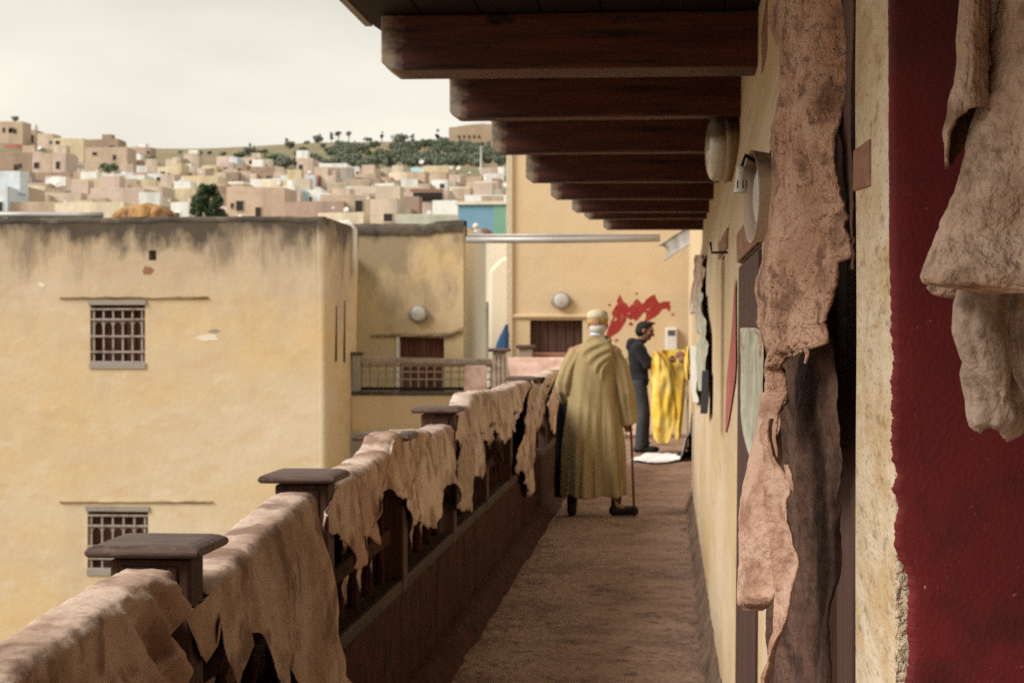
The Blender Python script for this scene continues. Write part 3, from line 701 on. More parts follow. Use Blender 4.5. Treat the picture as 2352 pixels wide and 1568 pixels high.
# far gallery: parapet, iron railing with a wooden handrail
FG = 28.1
fg = empty('far_gallery', (-3.5, FG, 0))
tag(fg, 'far gallery balcony with a grey iron lattice railing above a stained parapet', 'balcony')
gx0 = cx + .03; gx1 = PY(1128, 860, FG).x
zb = PY(950, 899, FG).z; zt = PY(950, 822, FG).z; ze = PY(950, 893, FG).z
MB().box(gx0, gx1 + .9, FG, FG + .25, -9, zb - .06).build('parapet', MATS['plaster_mid'], fg)
MB().box(gx0, gx1 + .9, FG - .03, FG + .28, zb - .055, zb + .0).build('parapet_ledge', MATS['coping'], fg, bevel=.02)
MB().bar((gx0 + .1, FG + .1, zb + .04), (gx1, FG + .1, zb + .04), .05, .05).build('bottom_rail', MATS['rubber'], fg)
MB().bar((gx0 + .12, FG + .1, zt - .03), (gx1 + .08, FG + .1, zt - .06), .12, .09).build('handrail', MATS['weathered_wood'], fg, bevel=.015)
npan = 16
for k in range(npan + 1):
    x = lerp(gx0 + .14, gx1, k / npan)
    MB().box(x - .011, x + .011, FG + .09, FG + .11, zb + .05, zt - .08).build('upright', MATS['iron_rail'], fg)
for t in (.36, .66, .93):
    z = lerp(zb + .05, zt - .08, t)
    MB().box(gx0 + .14, gx1, FG + .072, FG + .088, z - .011, z + .011).build('cross_bar', MATS['iron_rail'], fg)
for k in range(npan):
    x0 = lerp(gx0 + .14, gx1, k / npan); x1 = lerp(gx0 + .14, gx1, (k + 1) / npan); r = (x1 - x0) / 2; xc = (x0 + x1) / 2
    zc = lerp(zb + .05, zt - .08, .78)
    MB().tube([(xc - r * math.cos(t), FG + .1, zc + r * .7 * math.sin(t)) for t in [math.pi * i / 8 for i in range(9)]], .010, 6).build('scroll', MATS['iron_rail'], fg)
a = PY(810, 820, FG)
pst = MB().box(gx0 + .0, gx0 + .13, FG + .0, FG + .2, zb, zt + .05).build('post', MATS['concrete'], fg, bevel=.01)
MB().box(gx0 - .01, gx0 + .17, FG - .04, FG + .24, zt + .052, zt + .09).build('cap', MATS['wood_cap'], pst, bevel=.01)
# wooden corner post of the far gallery
c0 = PY(1131, 870, 25.5); c1 = PY(1160, 808, 25.5)
cp = MB().box(c0.x, c1.x, 25.5, 25.68, 0, c1.z).build('corner_post', MATS['weathered_wood'], fg, bevel=.012)
for k in range(3):
    x = lerp(c0.x, c1.x, (k + .5) / 3); MB().box(x - .02, x + .02, 25.486, 25.5, .3, c1.z - .05).build('flute', MATS['weathered_wood'], cp)
MB().box(c0.x - .06, c1.x + .06, 25.44, 25.74, c1.z + .002, c1.z + .05).build('cap', MATS['wood_cap'], cp, bevel=.015)

# ------------------------------------------------------------------ end building beyond the walkway
EB = 28.6
eb = empty('end_building', (-1.2, EB, 0))
tag(eb, 'tall ochre end building with splash of red paint beside a dark wooden hatch', 'building')
ex0 = PY(1168, 700, EB).x
dh = box_px(1217, 1338, 735, 860, EB)
holed_wall(MB(), ex0, 1.4, -9, 5.5, [dh], .4, lambda u, w, d: (u, EB + d, w)).build('wall', MATS['plaster_end'], eb)
MB().box(ex0, ex0 + .38, EB + .4, EB + 5, -9, 5.48).build('side_wall', MATS['plaster_end'], eb)
p0 = PY(1118, 700, EB + 1.2); p1 = PY(1163, 585, EB + 1.2)
MB().prism([(p0.x, EB + 1.2, -9), (ex0 - .01, EB + 1.2, -9), (ex0 - .01, EB + 1.2, p1.z), (lerp(p0.x, ex0, .5), EB + 1.2, p1.z - .05), (p0.x + .03, EB + 1.2, p1.z - .25)], (0, 1.2, 0)).build('buttress', MATS['cream_render'], eb, bevel=.06)
MB().prism([(PY(1128, 600, EB + 2.6).x, EB + 2.6, -2), (ex0 + .02, EB + 2.6, -2), (ex0 + .02, EB + 2.6, PY(1150, 556, EB + 2.6).z), (PY(1122, 600, EB + 2.6).x, EB + 2.6, PY(1122, 556, EB + 2.6).z)], (0, 1, 0)).build('rear_wall', MATS['cream_render'], eb)
hd = MB().box(dh[0], dh[1], EB + .2, EB + .24, dh[2], dh[3]).build('hatch', MATS['wood_dark_door'], eb)
for k in range(6):
    a, b = lerp(dh[0], dh[1], k / 6) + .006, lerp(dh[0], dh[1], (k + 1) / 6) - .006
    MB().box(a, b, EB + .17, EB + .198, dh[2], dh[3] - .01).build('plank', MATS['wood_dark_door'], hd)
MB().box(dh[0] - .3, dh[1] + .35, EB - .04, EB + .1, dh[3] + .03, dh[3] + .09).build('lintel', MATS['plaster_end'], eb, bevel=.02)
MB().box(PY(1165, 700, EB).x - .01, PY(1178, 700, EB).x, EB - .05, EB + .02, -1, 5.3).build('corner_strip', MATS['mortar'], eb, bevel=.01)
# splash of red paint
spl = [(1392, 770), (1398, 752), (1404, 735), (1410, 728), (1404, 722), (1412, 704), (1418, 700), (1417, 690), (1424, 676), (1430, 690), (1440, 698), (1446, 706), (1452, 696), (1462, 686), (1470, 692), (1476, 700), (1484, 688), (1494, 680), (1504, 676), (1507, 686), (1514, 696), (1526, 692), (1538, 692), (1540, 706), (1537, 716), (1530, 708), (1521, 710), (1512, 722), (1500, 730), (1488, 736), (1480, 744), (1478, 738), (1484, 728), (1482, 716), (1474, 722), (1466, 732), (1460, 737), (1454, 732), (1446, 734), (1440, 728), (1436, 740), (1428, 752), (1420, 762), (1408, 770), (1400, 776)]
pp = []
for i, (x, y) in enumerate(spl):
    x2, y2 = spl[(i + 1) % len(spl)]
    for t in (0, .33, .66):
        q = PY(lerp(x, x2, t) + 2 * nz(i * 1.7, t * 9, 1), lerp(y, y2, t) + 2 * nz(i * 1.3, t * 7, 4), EB - .004); pp.append((q.x, EB - .004, q.z))
o = MB().prism(pp[::-1], (0, .003, 0)).build('paint_splash', MATS['red_paint'], eb); o['label'] = 'ragged red paint splash'
for k_, (bx_, by_, br_) in enumerate([(1449, 744, 5), (1545, 722, 4), (1416, 781, 4), (1500, 742, 4), (1400, 700, 3), (1462, 674, 3)]):
    blotch(bx_, by_, br_, br_ * .8, EB, MATS['red_paint'], eb, 20 + k_, 18, 'paint_splash')
wall_lamp(1290, 690, EB, 'round glass wall lamp on the end building above the wooden hatch')
# electricity meter
a0, a1, b0, b1 = box_px(1528, 1556, 752, 805, EB - .1)
mt = empty('meter_box', ((a0 + a1) / 2, EB - .1, b0)); tag(mt, 'white meter box with a dark display on the end wall', 'meter box')
MB().box(a0, a1, EB - .12, EB - .002, b0, b1).build('case', MATS['meter_box'], mt, bevel=.02)
MB().box(lerp(a0, a1, .22), lerp(a0, a1, .8), EB - .128, EB - .12, lerp(b0, b1, .66), lerp(b0, b1, .88)).build('display', MATS['meter_glass'], mt)
# pipe across the yard, and the gutter stub at its right end
a = PY(1071, 551, 27.6); b = PY(1516, 548, 27.6)
tag(MB().tube([a, lerp(a, b, .5) - Vector((0, 0, .01)), b], .048, 14).tube([a + Vector((.02, .0, .07)), b + Vector((0, 0, .045))], .02, 8).build('yard_pipe', MATS['zinc'], sm=True), 'grey pipe spanning the yard in front of the end building', 'pipe')
g = [PY(1518, 575, 27.2), PY(1545, 556, 26.9), PY(1590, 528, 26.4)]
rows = []
for k in range(7):
    t = k / 6; c = (g[0].lerp(g[1], t * 2) if t < .5 else g[1].lerp(g[2], t * 2 - 1))
    rows.append([c + Vector((.0, -.02, .12 * math.cos(q))) + Vector((.10 * math.sin(q), -.10 * math.sin(q), -.05)) for q in [math.pi * (i / 8 - .15) for i in range(9)]])
tag(MB().grid(rows).build('gutter', MATS['zinc'], sm=True, solid=.012), 'short grey metal gutter sloping at the top right of the end wall', 'gutter')
# post with a cap and low bench behind the pink hide
a0, a1, b0, b1 = box_px(1190, 1222, 800, 870, 26.4)
pp_ = empty('yard_post', (a0, 26.4, 0)); tag(pp_, 'short brown post with a dark cap in front of the wooden hatch', 'post')
MB().box(a0, a1, 26.4, 26.6, 0, b1).build('shaft', MATS['weathered_wood'], pp_, bevel=.01)
MB().box(a0 - .03, a1 + .04, 26.36, 26.64, b1 + .002, b1 + .05).build('cap', MATS['wood_cap'], pp_, bevel=.012)
a0, a1, b0, b1 = box_px(1224, 1330, 810, 870, 26.8)
bn = empty('wooden_bench', (a0, 26.8, 0)); tag(bn, 'weathered wooden bench in front of the hatch', 'bench')
MB().box(a0, a1 + .5, 26.7, 27.1, b1 - .06, b1).build('seat', MATS['wood_lintel'], bn, bevel=.01)
for x in (a0 + .1, a1 + .3): MB().box(x, x + .08, 26.75, 27.05, 0, b1 - .062).build('leg', MATS['wood_lintel'], bn)
# blue folded tarpaulin leaning in the gap
q = [PY(x, y, 27.4) for x, y in ((1161, 742), (1164, 770), (1163, 808), (1150, 812), (1133, 812), (1140, 785), (1152, 760))]
tag(MB().prism([(p.x, p.y, p.z) for p in q][::-1], (0.03, .16, 0)).build('folded_tarpaulin', MATS['blue_tarp'], bevel=.03), 'blue folded tarpaulin leaning against the corner of the end building', 'tarpaulin')

# ------------------------------------------------------------------ things seen through the gap
gb = empty('gap_house', (-3, 44, -9)); tag(gb, 'cream house with a dark-framed curtained window seen through the gap', 'house')
a0, a1, b0, b1 = box_px(1040, 1180, 553, 900, 44)
MB().box(a0, a1, 44, 50, -9, b1).build('wall', MATS['cream_render'], gb)
x0, x1, z0, z1 = box_px(1066, 1116, 698, 708, 43.6)
MB().box(x0 - .3, x1, 43.2, 44, z0, z1 + .06).build('canopy', MATS['zinc'], gb)
MB().box(x0 - .3, x1 - .02, 43.3, 43.9, z0 - .08, z0 - .01).build('canopy_beam', MATS['wood_panel'], gb)
x0, x1, z0, z1 = box_px(1066, 1112, 742, 835, 43.9)
w = MB().box(x0 - .3, x1, 43.95, 44.0, z0, z1).build('window', MATS['wood_door'], gb)
MB().box(x0 - .3, x1 + .02, 43.9, 43.95, z1, z1 + .1).build('frame', MATS['wood_panel'], w)
MB().box(x1 - .07, x1, 43.89, 43.94, z0, z1 + .45).build('frame', MATS['wood_lintel'], w)
rows = [[(lerp(x0 - .3, x1 - .1, k / 40), 43.86 + .05 * math.sin(k * 1.3), z) for k in range(41)] for z in (z0 + .05, (z0 + z1) / 2, z1 - .02)]
MB().grid(rows).build('curtain', MATS['curtain'], w, sm=True)

# blue and green painted house beyond the gap
bl = empty('blue_house', PY(1095, 560, 70)); tag(bl, 'house with bright blue and green painted wall above the gap', 'house')
x0, x1, z0, z1 = box_px(1053, 1133, 470, 600, 70)
MB().box(x0, x1, 70, 76, -6, z1).build('wall', MATS['blue_wall'], bl)
xx = PY(1175, 500, 70).x
MB().box(x1 + .002, xx, 69.98, 76, -6, z1).build('wall', MATS['green_wall'], bl)
MB().box(x0 - .1, xx, 69.9, 76.1, z1 + .002, z1 + .12).build('coping', MATS['cream_render'], bl)
a0, a1, b0, b1 = box_px(1063, 1118, 525, 560, 66)
sh = empty('roof_shed', (a0, 66, b0)); tag(sh, 'small reddish shed with a grey round vent below the blue wall', 'shed')
MB().box(a0, a1, 66, 68, b0 - 4, b1).build('wall', MATS['wood_lintel'], sh)
cc = PY(1097, 545, 65.9); MB().ell(cc, (.26, .12, .32)).build('vent', MATS['zinc'], sh, sm=True)
cc = PY(1093, 520, 66.5); MB().ell(cc, (.11, .11, .12)).build('finial', MATS['white_paint'], sh, sm=True)

# ------------------------------------------------------------------ the hillside town
PAL = {'tan': (0.46, 0.345, 0.24), 'brown': (0.33, 0.225, 0.155), 'pink': (0.53, 0.40, 0.325), 'yellow': (0.60, 0.48, 0.29), 'white': (0.76, 0.73, 0.66), 'beige': (0.54, 0.43, 0.32),
       'cream': (0.64, 0.55, 0.39), 'grey': (0.36, 0.31, 0.265), 'orange': (0.50, 0.36, 0.25), 'red': (0.40, 0.13, 0.09), 'bluewhite': (0.55, 0.62, 0.68), 'cyan': (0.36, 0.60, 0.66), 'sage': (0.42, 0.42, 0.33), 'reddish': (0.39, 0.26, 0.20)}
for k, c in PAL.items():
    g_ = sum(c) / 3; c = tuple(min(.82, (lerp(v, g_, .18)) * 1.16) for v in c)
    d = tuple(v * .55 for v in c); l = tuple(min(.85, v * 1.18) for v in c)
    mat('house_' + k, c, [(l, .22, .42, .66, .7), (d, (.5, .5, .12), .54, .74, .6), (tuple(v * .78 for v in c), 1.1, .5, .7, .6)], bump=[(1.5, .3, .1)])
mat('window_dark', (0.035, 0.028, 0.025), rough=.6)
mat('roof_flat', (0.34, 0.285, 0.235), [((0.24, 0.2, 0.16), .3, .45, .7, .8)], rough=.95)
def Yfor(yb):
    t = sorted([(y, Y) for Y, y in YG if 150 <= Y <= 900]); return interp(t, yb)
def ground_px(x, yb):
    return Yfor(yb)
HN = [0]
def house(x0, x1, yt, Y, col, label, group=None, rot=0, dep=None, wins=(), nwin=0, hut=False, cat='house', opening=None, seed=0):
    rr = random.Random(seed * 31 + int(x0) * 7 + int(yt))
    a = PY(x0, yt, Y); b = PY(x1, yt, Y); w = b.x - a.x; xc = (a.x + b.x) / 2
    zt = a.z; dep = dep or max(4.5, min(11, w * rr.uniform(.8, 1.3)))
    zb = min(ground(xc, Y), ground(xc, Y + dep)) - 2.5
    zb = min(zb, zt - 4)
    L = (xc, Y, zb)
    h = zt - zb; hw = w / 2; p = .35; r = .28
    mb = MB()
    # walls with a raised parapet around a sunken flat roof
    mb.add([(-hw,0,0),(hw,0,0),(hw,dep,0),(-hw,dep,0),(-hw,0,h),(hw,0,h+rr.uniform(-.15,.15)),(hw,dep,h),(-hw,dep,h),
            (-hw+r,r,h),(hw-r,r,h),(hw-r,dep-r,h),(-hw+r,dep-r,h),(-hw+r,r,h-p),(hw-r,r,h-p),(hw-r,dep-r,h-p),(-hw+r,dep-r,h-p)],
           [(0,1,5,4),(1,2,6,5),(2,3,7,6),(3,0,4,7),(4,5,9,8),(5,6,10,9),(6,7,11,10),(7,4,8,11),(8,9,13,12),(9,10,14,13),(10,11,15,14),(11,8,12,15)])
    me = mb.mesh('house'); me.materials.append(MATS['house_' + col])
    o = bpy.data.objects.new('house', me); COL.objects.link(o); o.location = L; o.rotation_euler = (0, 0, rot)
    tag(o, label, cat, group)
    MB().add([(-hw+r,r,h-p+.01),(hw-r,r,h-p+.01),(hw-r,dep-r,h-p+.01),(-hw+r,dep-r,h-p+.01)], [(0,1,2,3)]).build('roof', MATS['roof_flat'], o, local=True)
    ws = list(wins)
    for k in range(nwin):
        ws.append((rr.uniform(.12, .85), rr.uniform(.5, min(2.4, h - 1.2)), rr.uniform(.5, .95), rr.uniform(.6, 1.2)))
    for (u, dz, ww, wh) in ws:            # u across, dz below the top
        x = -hw + u * w; z = h - dz
        if abs(x) + ww / 2 > hw - .2: continue
        g = MB().box(x - ww/2 - .08, x + ww/2 + .08, -.06, .02, z - wh - .08, z + .08).build('window_frame', MATS['house_' + col], o, local=True)
        MB().box(x - ww/2, x + ww/2, -.075, -.061, z - wh, z).build('pane', MATS['window_dark'], g, local=True)
    if opening:                            # a wide porch: dark slab on the wall paints in its shade
        u0, u1, d0, d1 = opening
        xa, xb = -hw + u0 * w, -hw + u1 * w
        pf = MB().box(xa - .2, xb + .2, -.9, -.7, h - d0, h - d0 + .25).build('porch_roof', MATS['wood_lintel'], o, local=True)
        MB().box(xa, xb, -.08, -.01, h - d1, h - d0).build('porch_shade', MATS['window_dark'], o, local=True)
    if hut:
        hx = rr.uniform(-.4, .3) * w; hh = rr.uniform(1.4, 2.2)
        MB().box(hx - 1.1, hx + 1.1, dep * .45, dep * .45 + 2.4, h - p + .02, h - p + hh).build('stair_hut', MATS['house_' + rr.choice(['white', 'beige', 'tan', 'pink', col])], o, local=True)
    HN[0] += 1
    return o
LAND = [
 # x0, x1, ytop, ybottom, colour, label, extras
 (-20, 52, 279, 338, 'tan', 'brown tower-like house at the very top left of the town', dict(wins=[(.75, 1.8, .8, 1.2), (.4, 1.6, .7, 1.1)])),
 (52, 82, 299, 336, 'orange', 'small tan house stepping down beside the top left tower house', dict(wins=[(.3, 1.2, .6, 1), (.75, 1.2, .6, 1)])),
 (86, 122, 307, 338, 'beige', 'pale house between the top left tower and the upper yellow house', {}),
 (123, 192, 318, 352, 'yellow', 'yellow house on the upper left slope', dict(nwin=1)),
 (193, 272, 321, 348, 'brown', 'long brown house on the skyline above the left roofs', {}),
 (195, 292, 339, 372, 'tan', 'broad tan house below the long brown skyline house', dict(nwin=1)),
 (276, 290, 346, 360, 'white', 'tiny white roof hut at the edge of the left slope', {}),
 (-20, 73, 350, 380, 'brown', 'long brown wall house at the left edge under the red wall', {}),
 (74, 96, 348, 395, 'pink', 'narrow pink house, left one of the pink pair', {}),
 (96, 121, 352, 390, 'orange', 'brown house between the two pink ones', {}),
 (121, 151, 350, 397, 'pink', 'wider pink house, right one of the pink pair', {}),
 (8, 58, 332, 350, 'red', 'low orange-red wall house at upper left', {}),
 (150, 252, 373, 400, 'grey', 'long grey-brown house right of the pink pair', dict(nwin=1)),
 (256, 350, 369, 400, 'reddish', 'long reddish-brown house above the white rooftops', dict(nwin=1)),
 (185, 226, 391, 412, 'white', 'white roof house above the long white terrace', dict(nwin=1)),
 (222, 332, 403, 420, 'white', 'long low white terrace on the left slope', {}),
 (164, 232, 412, 462, 'yellow', 'large yellow house below the white terrace', dict(nwin=1)),
 (55, 163, 397, 436, 'brown', 'wide dark brown house with two dishes at left', dict(wins=[(.85, .8, .7, .9)])),
 (10, 54, 402, 430, 'tan', 'tan house at left beside the wide dark brown one', dict(wins=[(.0, 1, .5, .5)])),
 (207, 331, 432, 486, 'pink', 'big pinkish brown house with a long dark eave', dict(nwin=0)),
 (20, 58, 428, 497, 'tan', 'plain tan block standing near the left edge', {}),
 (57, 103, 428, 470, 'cream', 'cream house with a black window near the left edge', dict(wins=[(.75, 1.1, 1.0, 1.2)])),
 (102, 186, 444, 472, 'beige', 'low beige wall house beside the cream one with black window', {}),
 (22, 126, 464, 505, 'tan', 'long tan wall just above the left roof edge', {}),
 (126, 284, 466, 508, 'cream', 'long cream parapet wall just above the left roof edge', {}),
 (-20, 17, 431, 505, 'bluewhite', 'blue-white house cut by the left picture edge', {}),
 (267, 292, 456, 485, 'white', 'small white house with a door behind the ochre hide heap', dict(wins=[(.5, .8, .7, 1.2)])),
 (332, 373, 428, 470, 'beige', 'beige house left of the dark green tree', {}),
 (392, 450, 433, 465, 'yellow', 'pale yellow house behind the dark green tree', {}),
 (392, 434, 465, 505, 'white', 'white house at the left foot of the dark green tree', dict(wins=[(.35, 1, .5, .8)])),
 (391, 417, 375, 405, 'yellow', 'narrow yellow house above the middle roofs', {}),
 (422, 453, 353, 376, 'beige', 'pale square house at the foot of the bare hill', dict(nwin=1)),
 (463, 497, 380, 402, 'yellow', 'yellow house with a wide dark window in the middle', dict(wins=[(.6, .7, 1.2, .7)])),
 (525, 546, 361, 386, 'bluewhite', 'narrow pale tower at the foot of the green hill', {}),
 (575, 638, 383, 406, 'brown', 'long brown house left of the pink tower', {}),
 (416, 500, 404, 430, 'yellow', 'long yellow house above the dark green tree', {}),
 (575, 644, 412, 434, 'white', 'low white house left of the white house with openings', dict(wins=[(.8, .6, .6, .6)])),
 (682, 719, 363, 408, 'pink', 'pink tower house under the green hill', {}),
 (719, 796, 376, 404, 'white', 'white house with parapet posts beside the pink tower', dict(wins=[(.25, 1.2, .5, .9)])),
 (645, 723, 403, 438, 'bluewhite', 'white house with two large dark openings in the middle', dict(wins=[(.32, .9, .9, 1.2), (.72, .7, 1.1, 1.5)])),
 (723, 734, 403, 436, 'red', 'narrow red wall at the right end of the house with openings', {}),
 (520, 654, 429, 502, 'orange', 'big tan brick house right of the dark green tree', dict(wins=[(.1, 1.6, .3, .5)])),
 (651, 677, 427, 475, 'white', 'tall white end of the house with the turquoise front', {}),
 (677, 705, 437, 472, 'cyan', 'turquoise house front in the middle of the town', dict(wins=[(.2, 1.0, .5, .7)])),
 (705, 740, 437, 472, 'white', 'white house right of the turquoise front', dict(wins=[(.25, .8, .3, .7)])),
 (654, 790, 464, 505, 'reddish', 'long brown brick wall under the turquoise house', {}),
 (737, 771, 404, 436, 'beige', 'beige house right of the narrow red wall', {}),
 (806, 915, 429, 466, 'beige', 'beige house with two dark windows right of centre', dict(wins=[(.5, .9, .7, .7), (.72, 1.1, .8, .8)])),
 (736, 850, 447, 505, 'tan', 'tan house left of the beige one with two dark windows', {}),
 (850, 911, 458, 515, 'beige', 'beige corner house above the middle block', {}),
 (906, 918, 470, 512, 'cream', 'bright cream strip house above the middle block', {}),
 (915, 1030, 440, 498, 'pink', 'pink house with a wide dark porch', dict(opening=(.3, .88, .1, 1.0), wins=[(.55, 3.0, .4, .4)])),
 (917, 945, 480, 505, 'brown', 'small brown shed below the porch house', {}),
 (971, 1030, 381, 408, 'yellow', 'yellow house under the green hill at right', dict(nwin=0)),
 (944, 972, 385, 405, 'cyan', 'house with pale blue awning under the green hill', dict(wins=[(.6, .9, 1.2, .6)])),
 (811, 863, 400, 420, 'orange', 'orange house right of the white parapet house', {}),
 (809, 873, 412, 438, 'reddish', 'reddish house below the orange one', {}),
 (960, 1064, 402, 428, 'beige', 'wide beige house below the yellow one at right', {}),
 (1067, 1175, 448, 480, 'white', 'white house above the blue wall', dict(nwin=1)),
 (1098, 1122, 440, 455, 'white', 'white roof hut above the blue wall', {}),
 (1088, 1132, 417, 448, 'cream', 'cream house at right above the white one', dict(wins=[(.3, .9, .5, .8)])),
 (1070, 1089, 420, 446, 'orange', 'small orange house at right beside the cream one', {}),
 (1045, 1170, 436, 460, 'sage', 'grey-green wall house at right', {}),
 (730, 835, 489, 512, 'cream', 'pale rooftop wall just above the corner pier', {}),
 (910, 1058, 492, 518, 'sage', 'pale green-grey rooftop wall above the middle block', {}),
]
for i, L in enumerate(LAND):
    x0, x1, yt, yb, col, lab, ex = L
    Y = Yfor(yb) * (1 + .0015 * (i % 5))
    if x1 < 300 and yb < 400: Y = Yfor(min(yb + 42, 430))
    house(x0, x1, yt, Y, col, lab, 'houses of the hillside town', dep=ex.get('dep', 6), wins=ex.get('wins', ()), nwin=max(ex.get('nwin', 0), 2 if x1 - x0 > 50 else 1), hut=(i % 3 == 1), opening=ex.get('opening'), seed=i)
# the crowd of houses between them
NAMES = {'tan': 'tan', 'brown': 'brown', 'pink': 'pinkish', 'white': 'white', 'beige': 'beige', 'cream': 'cream', 'grey': 'grey-brown', 'yellow': 'yellowish', 'reddish': 'reddish', 'orange': 'orange-tan'}
rr = random.Random(21)
cols = ['tan'] * 5 + ['beige'] * 6 + ['pink'] * 3 + ['brown'] * 4 + ['white'] * 5 + ['cream'] * 3 + ['grey'] * 2 + ['yellow', 'reddish', 'orange']
for yb in (356, 368, 380, 392, 404, 416, 428, 442, 458, 474, 492):
    x = -30 + rr.uniform(0, 30)
    while x < 1170:
        w = rr.uniform(15, 46) * (0.75 + (yb - 340) / 260)
        Y = Yfor(yb) * rr.uniform(.985, 1.03)
        lo = 380 if x < 620 else 400
        if x < 330: lo = 345
        if yb >= lo and rr.random() < .74:
            top = yb - rr.uniform(9, 22) - (8 if yb > 440 else 0)
            if x < 300: top -= 8
            c = rr.choice(cols)
            band = 'upper' if yb < 385 else 'middle' if yb < 435 else 'lower'
            side = ['far left', 'left', 'centre left', 'centre right', 'right', 'far right'][max(0, min(5, int(x / 195)))]
            Y2 = Y
            nw = rr.choice([1, 2, 2, 3]); ht = rr.random() < .22
            wide = 'narrow' if w < 24 else 'wide' if w > 38 else 'plain'
            fea = ' with a roof hut' if ht else ['', ' with one window', ' with two windows', ' with three windows'][nw]
            house(x, x + w, top, Y2, c, f'{wide} {NAMES[c]} house{fea}, {band} rows, {side} of the hillside town', 'crowded houses of the hillside town', rot=rr.uniform(-.2, .2), nwin=nw, hut=ht, seed=int(yb))
        x += w * rr.uniform(.8, 1.15)
# hilltop fort
ft = empty('hilltop_fort', PY(1077, 335, 800)); tag(ft, 'square stone fort on the hilltop at right', 'fort')
mat('fort_stone', (0.40, 0.30, 0.21), [((0.32, 0.235, 0.16), .12, .45, .7, .8), ((0.46, 0.36, 0.26), .3, .5, .7, .6)], bump=[(.8, .4, .2)])
a0, a1, b0, b1 = box_px(1031, 1112, 290, 345, 800)
MB().prism([(a0, 800, b0), (a1, 800, b0), (a1, 800, b1 + 1.2), (lerp(a0, a1, .5), 800, b1 + .6), (lerp(a0, a1, .18), 800, b1 - .2), (a0, 800, b1 - .4)], (1, 16, 0)).build('wall', MATS['fort_stone'], ft)
c0, c1, d0, d1 = box_px(1111, 1130, 285, 345, 799)
MB().box(c0, c1 + 3, 799, 812, d0, d1).build('tower', MATS['fort_stone'], ft)
for k in range(5):
    p = PY(1054 + k * 11.5, 314, 799.8); MB().box(p.x - .35, p.x + .35, 799.7, 799.9, p.z - .6, p.z + .6).build('loophole', MATS['window_dark'], ft)
# mast
a = PY(1105, 395, 380); b = PY(1105, 336, 380)
tag(MB().tube([a - Vector((0, 0, 6)), a, b], [.25, .25, .12], 8).build('antenna_mast', MATS['dish']), 'thin pale antenna mast in front of the green hill', 'mast')
# satellite dishes on the roofs
DISH = [(112, 416, 150, 8.5, 'large grey dish on the left of the pair over the dark brown house'), (134, 424, 150, 7.5, 'second grey dish, right of the pair over the dark brown house'), (283, 398, 175, 6, 'grey dish above the white terrace'), (795, 481, 150, 6.5, 'pale dish in front of the long brown brick wall'), (765, 477, 150, 4, 'small dish left of the pale one on the brick wall'),
        (550, 498, 130, 6, 'dish just above the wall right of the dark green tree'), (90, 340, 250, 5, 'dish among the upper left roofs'), (1036, 385, 260, 5, 'left dish of two beside the right yellow house'), (1053, 386, 260, 5, 'right dish of two beside the right yellow house'), (968, 372, 300, 6, 'round pinkish dish standing against the green hill'), (1160, 425, 240, 5, 'dish at the far right of the town'), (985, 488, 140, 6, 'dish below the porch house'), (845, 455, 150, 4, 'dish beside the beige house windows'), (640, 420, 200, 5, 'dish on the low white house in the middle'), (420, 412, 190, 5, 'dish above the pale yellow houses'), (710, 395, 230, 4, 'dish on the white parapet house')]
rq = random.Random(77)
for k in range(30):
    yy = rq.uniform(385, 480); xx = rq.uniform(20, 1150)
    DISH.append((xx, yy, Yfor(yy + 14) - 6, rq.uniform(2.6, 4.2), f"tiny satellite dish on a {'upper' if yy < 410 else 'middle' if yy < 445 else 'lower'} roof at the {['far left', 'left', 'centre', 'right', 'far right'][int(xx / 231)]} of the town"))
for (x, y, Y, r, lab) in DISH:
    c = PY(x, y, Y); rad = r * Y / FPX
    o = empty('satellite_dish', c); tag(o, lab, 'satellite dish', 'satellite dishes on the town roofs')
    dirv = Vector((R.uniform(-.5, .3), -1, .55)).normalized()
    MB().lathe([(rad * .06, -rad * .3), (rad * .5, -rad * .22), (rad * .8, -rad * .1), (rad, .0), (rad * .97, .01), (rad * .5, -rad * .16), (rad * .05, -rad * .24)], c, dirv, 20).build('bowl', MATS['dish'], o, sm=True)
    MB().tube([c - dirv * rad * .2, c - dirv * rad * .35, c - dirv * rad * .4 - Vector((0, 0, rad * 2.6))], rad * .07, 6).build('mast', MATS['zinc'], o)
    MB().tube([c - Vector((0, 0, rad * .95)), c + dirv * rad * .9], rad * .04, 5).build('arm', MATS['zinc'], o)

# ------------------------------------------------------------------ trees
def crown_mesh(name, seed, n, rx, rz, leaf, blobs, m, lift=0.0):
    r = random.Random(seed); mb = MB(); bl = []
    for _ in range(blobs):
        a = r.uniform(0, 6.28); q = r.uniform(.2, .75)
        bl.append((Vector((math.cos(a) * rx * q, math.sin(a) * rx * q, r.uniform(-.55, .8) * rz)), r.uniform(.28, .5) * rx))
    bl.append((Vector((0, 0, 0)), .55 * rx))
    for _ in range(n):
        c, br = r.choice(bl)
        while True:
            v = Vector((r.uniform(-1, 1), r.uniform(-1, 1), r.uniform(-1, 1)))
            if .2 < v.length < 1: break
        v = v.normalized() * (v.length ** .4)
        p = c + Vector((v.x * br, v.y * br, v.z * br * .85)) + Vector((0, 0, lift))
        nrm = (v + Vector((r.uniform(-.7, .7), r.uniform(-.7, .7), r.uniform(-.3, .9)))).normalized()
        t = nrm.orthogonal().normalized(); t = Matrix.Rotation(r.uniform(0, 6.28), 3, nrm) @ t; b = nrm.cross(t); s = leaf * r.uniform(.6, 1.3)
        mb.add([p - t * s, p - b * s * .45, p + t * s, p + b * s * .45], [(0, 1, 2, 3)])
    me = mb.mesh(name); me.materials.append(m); return me
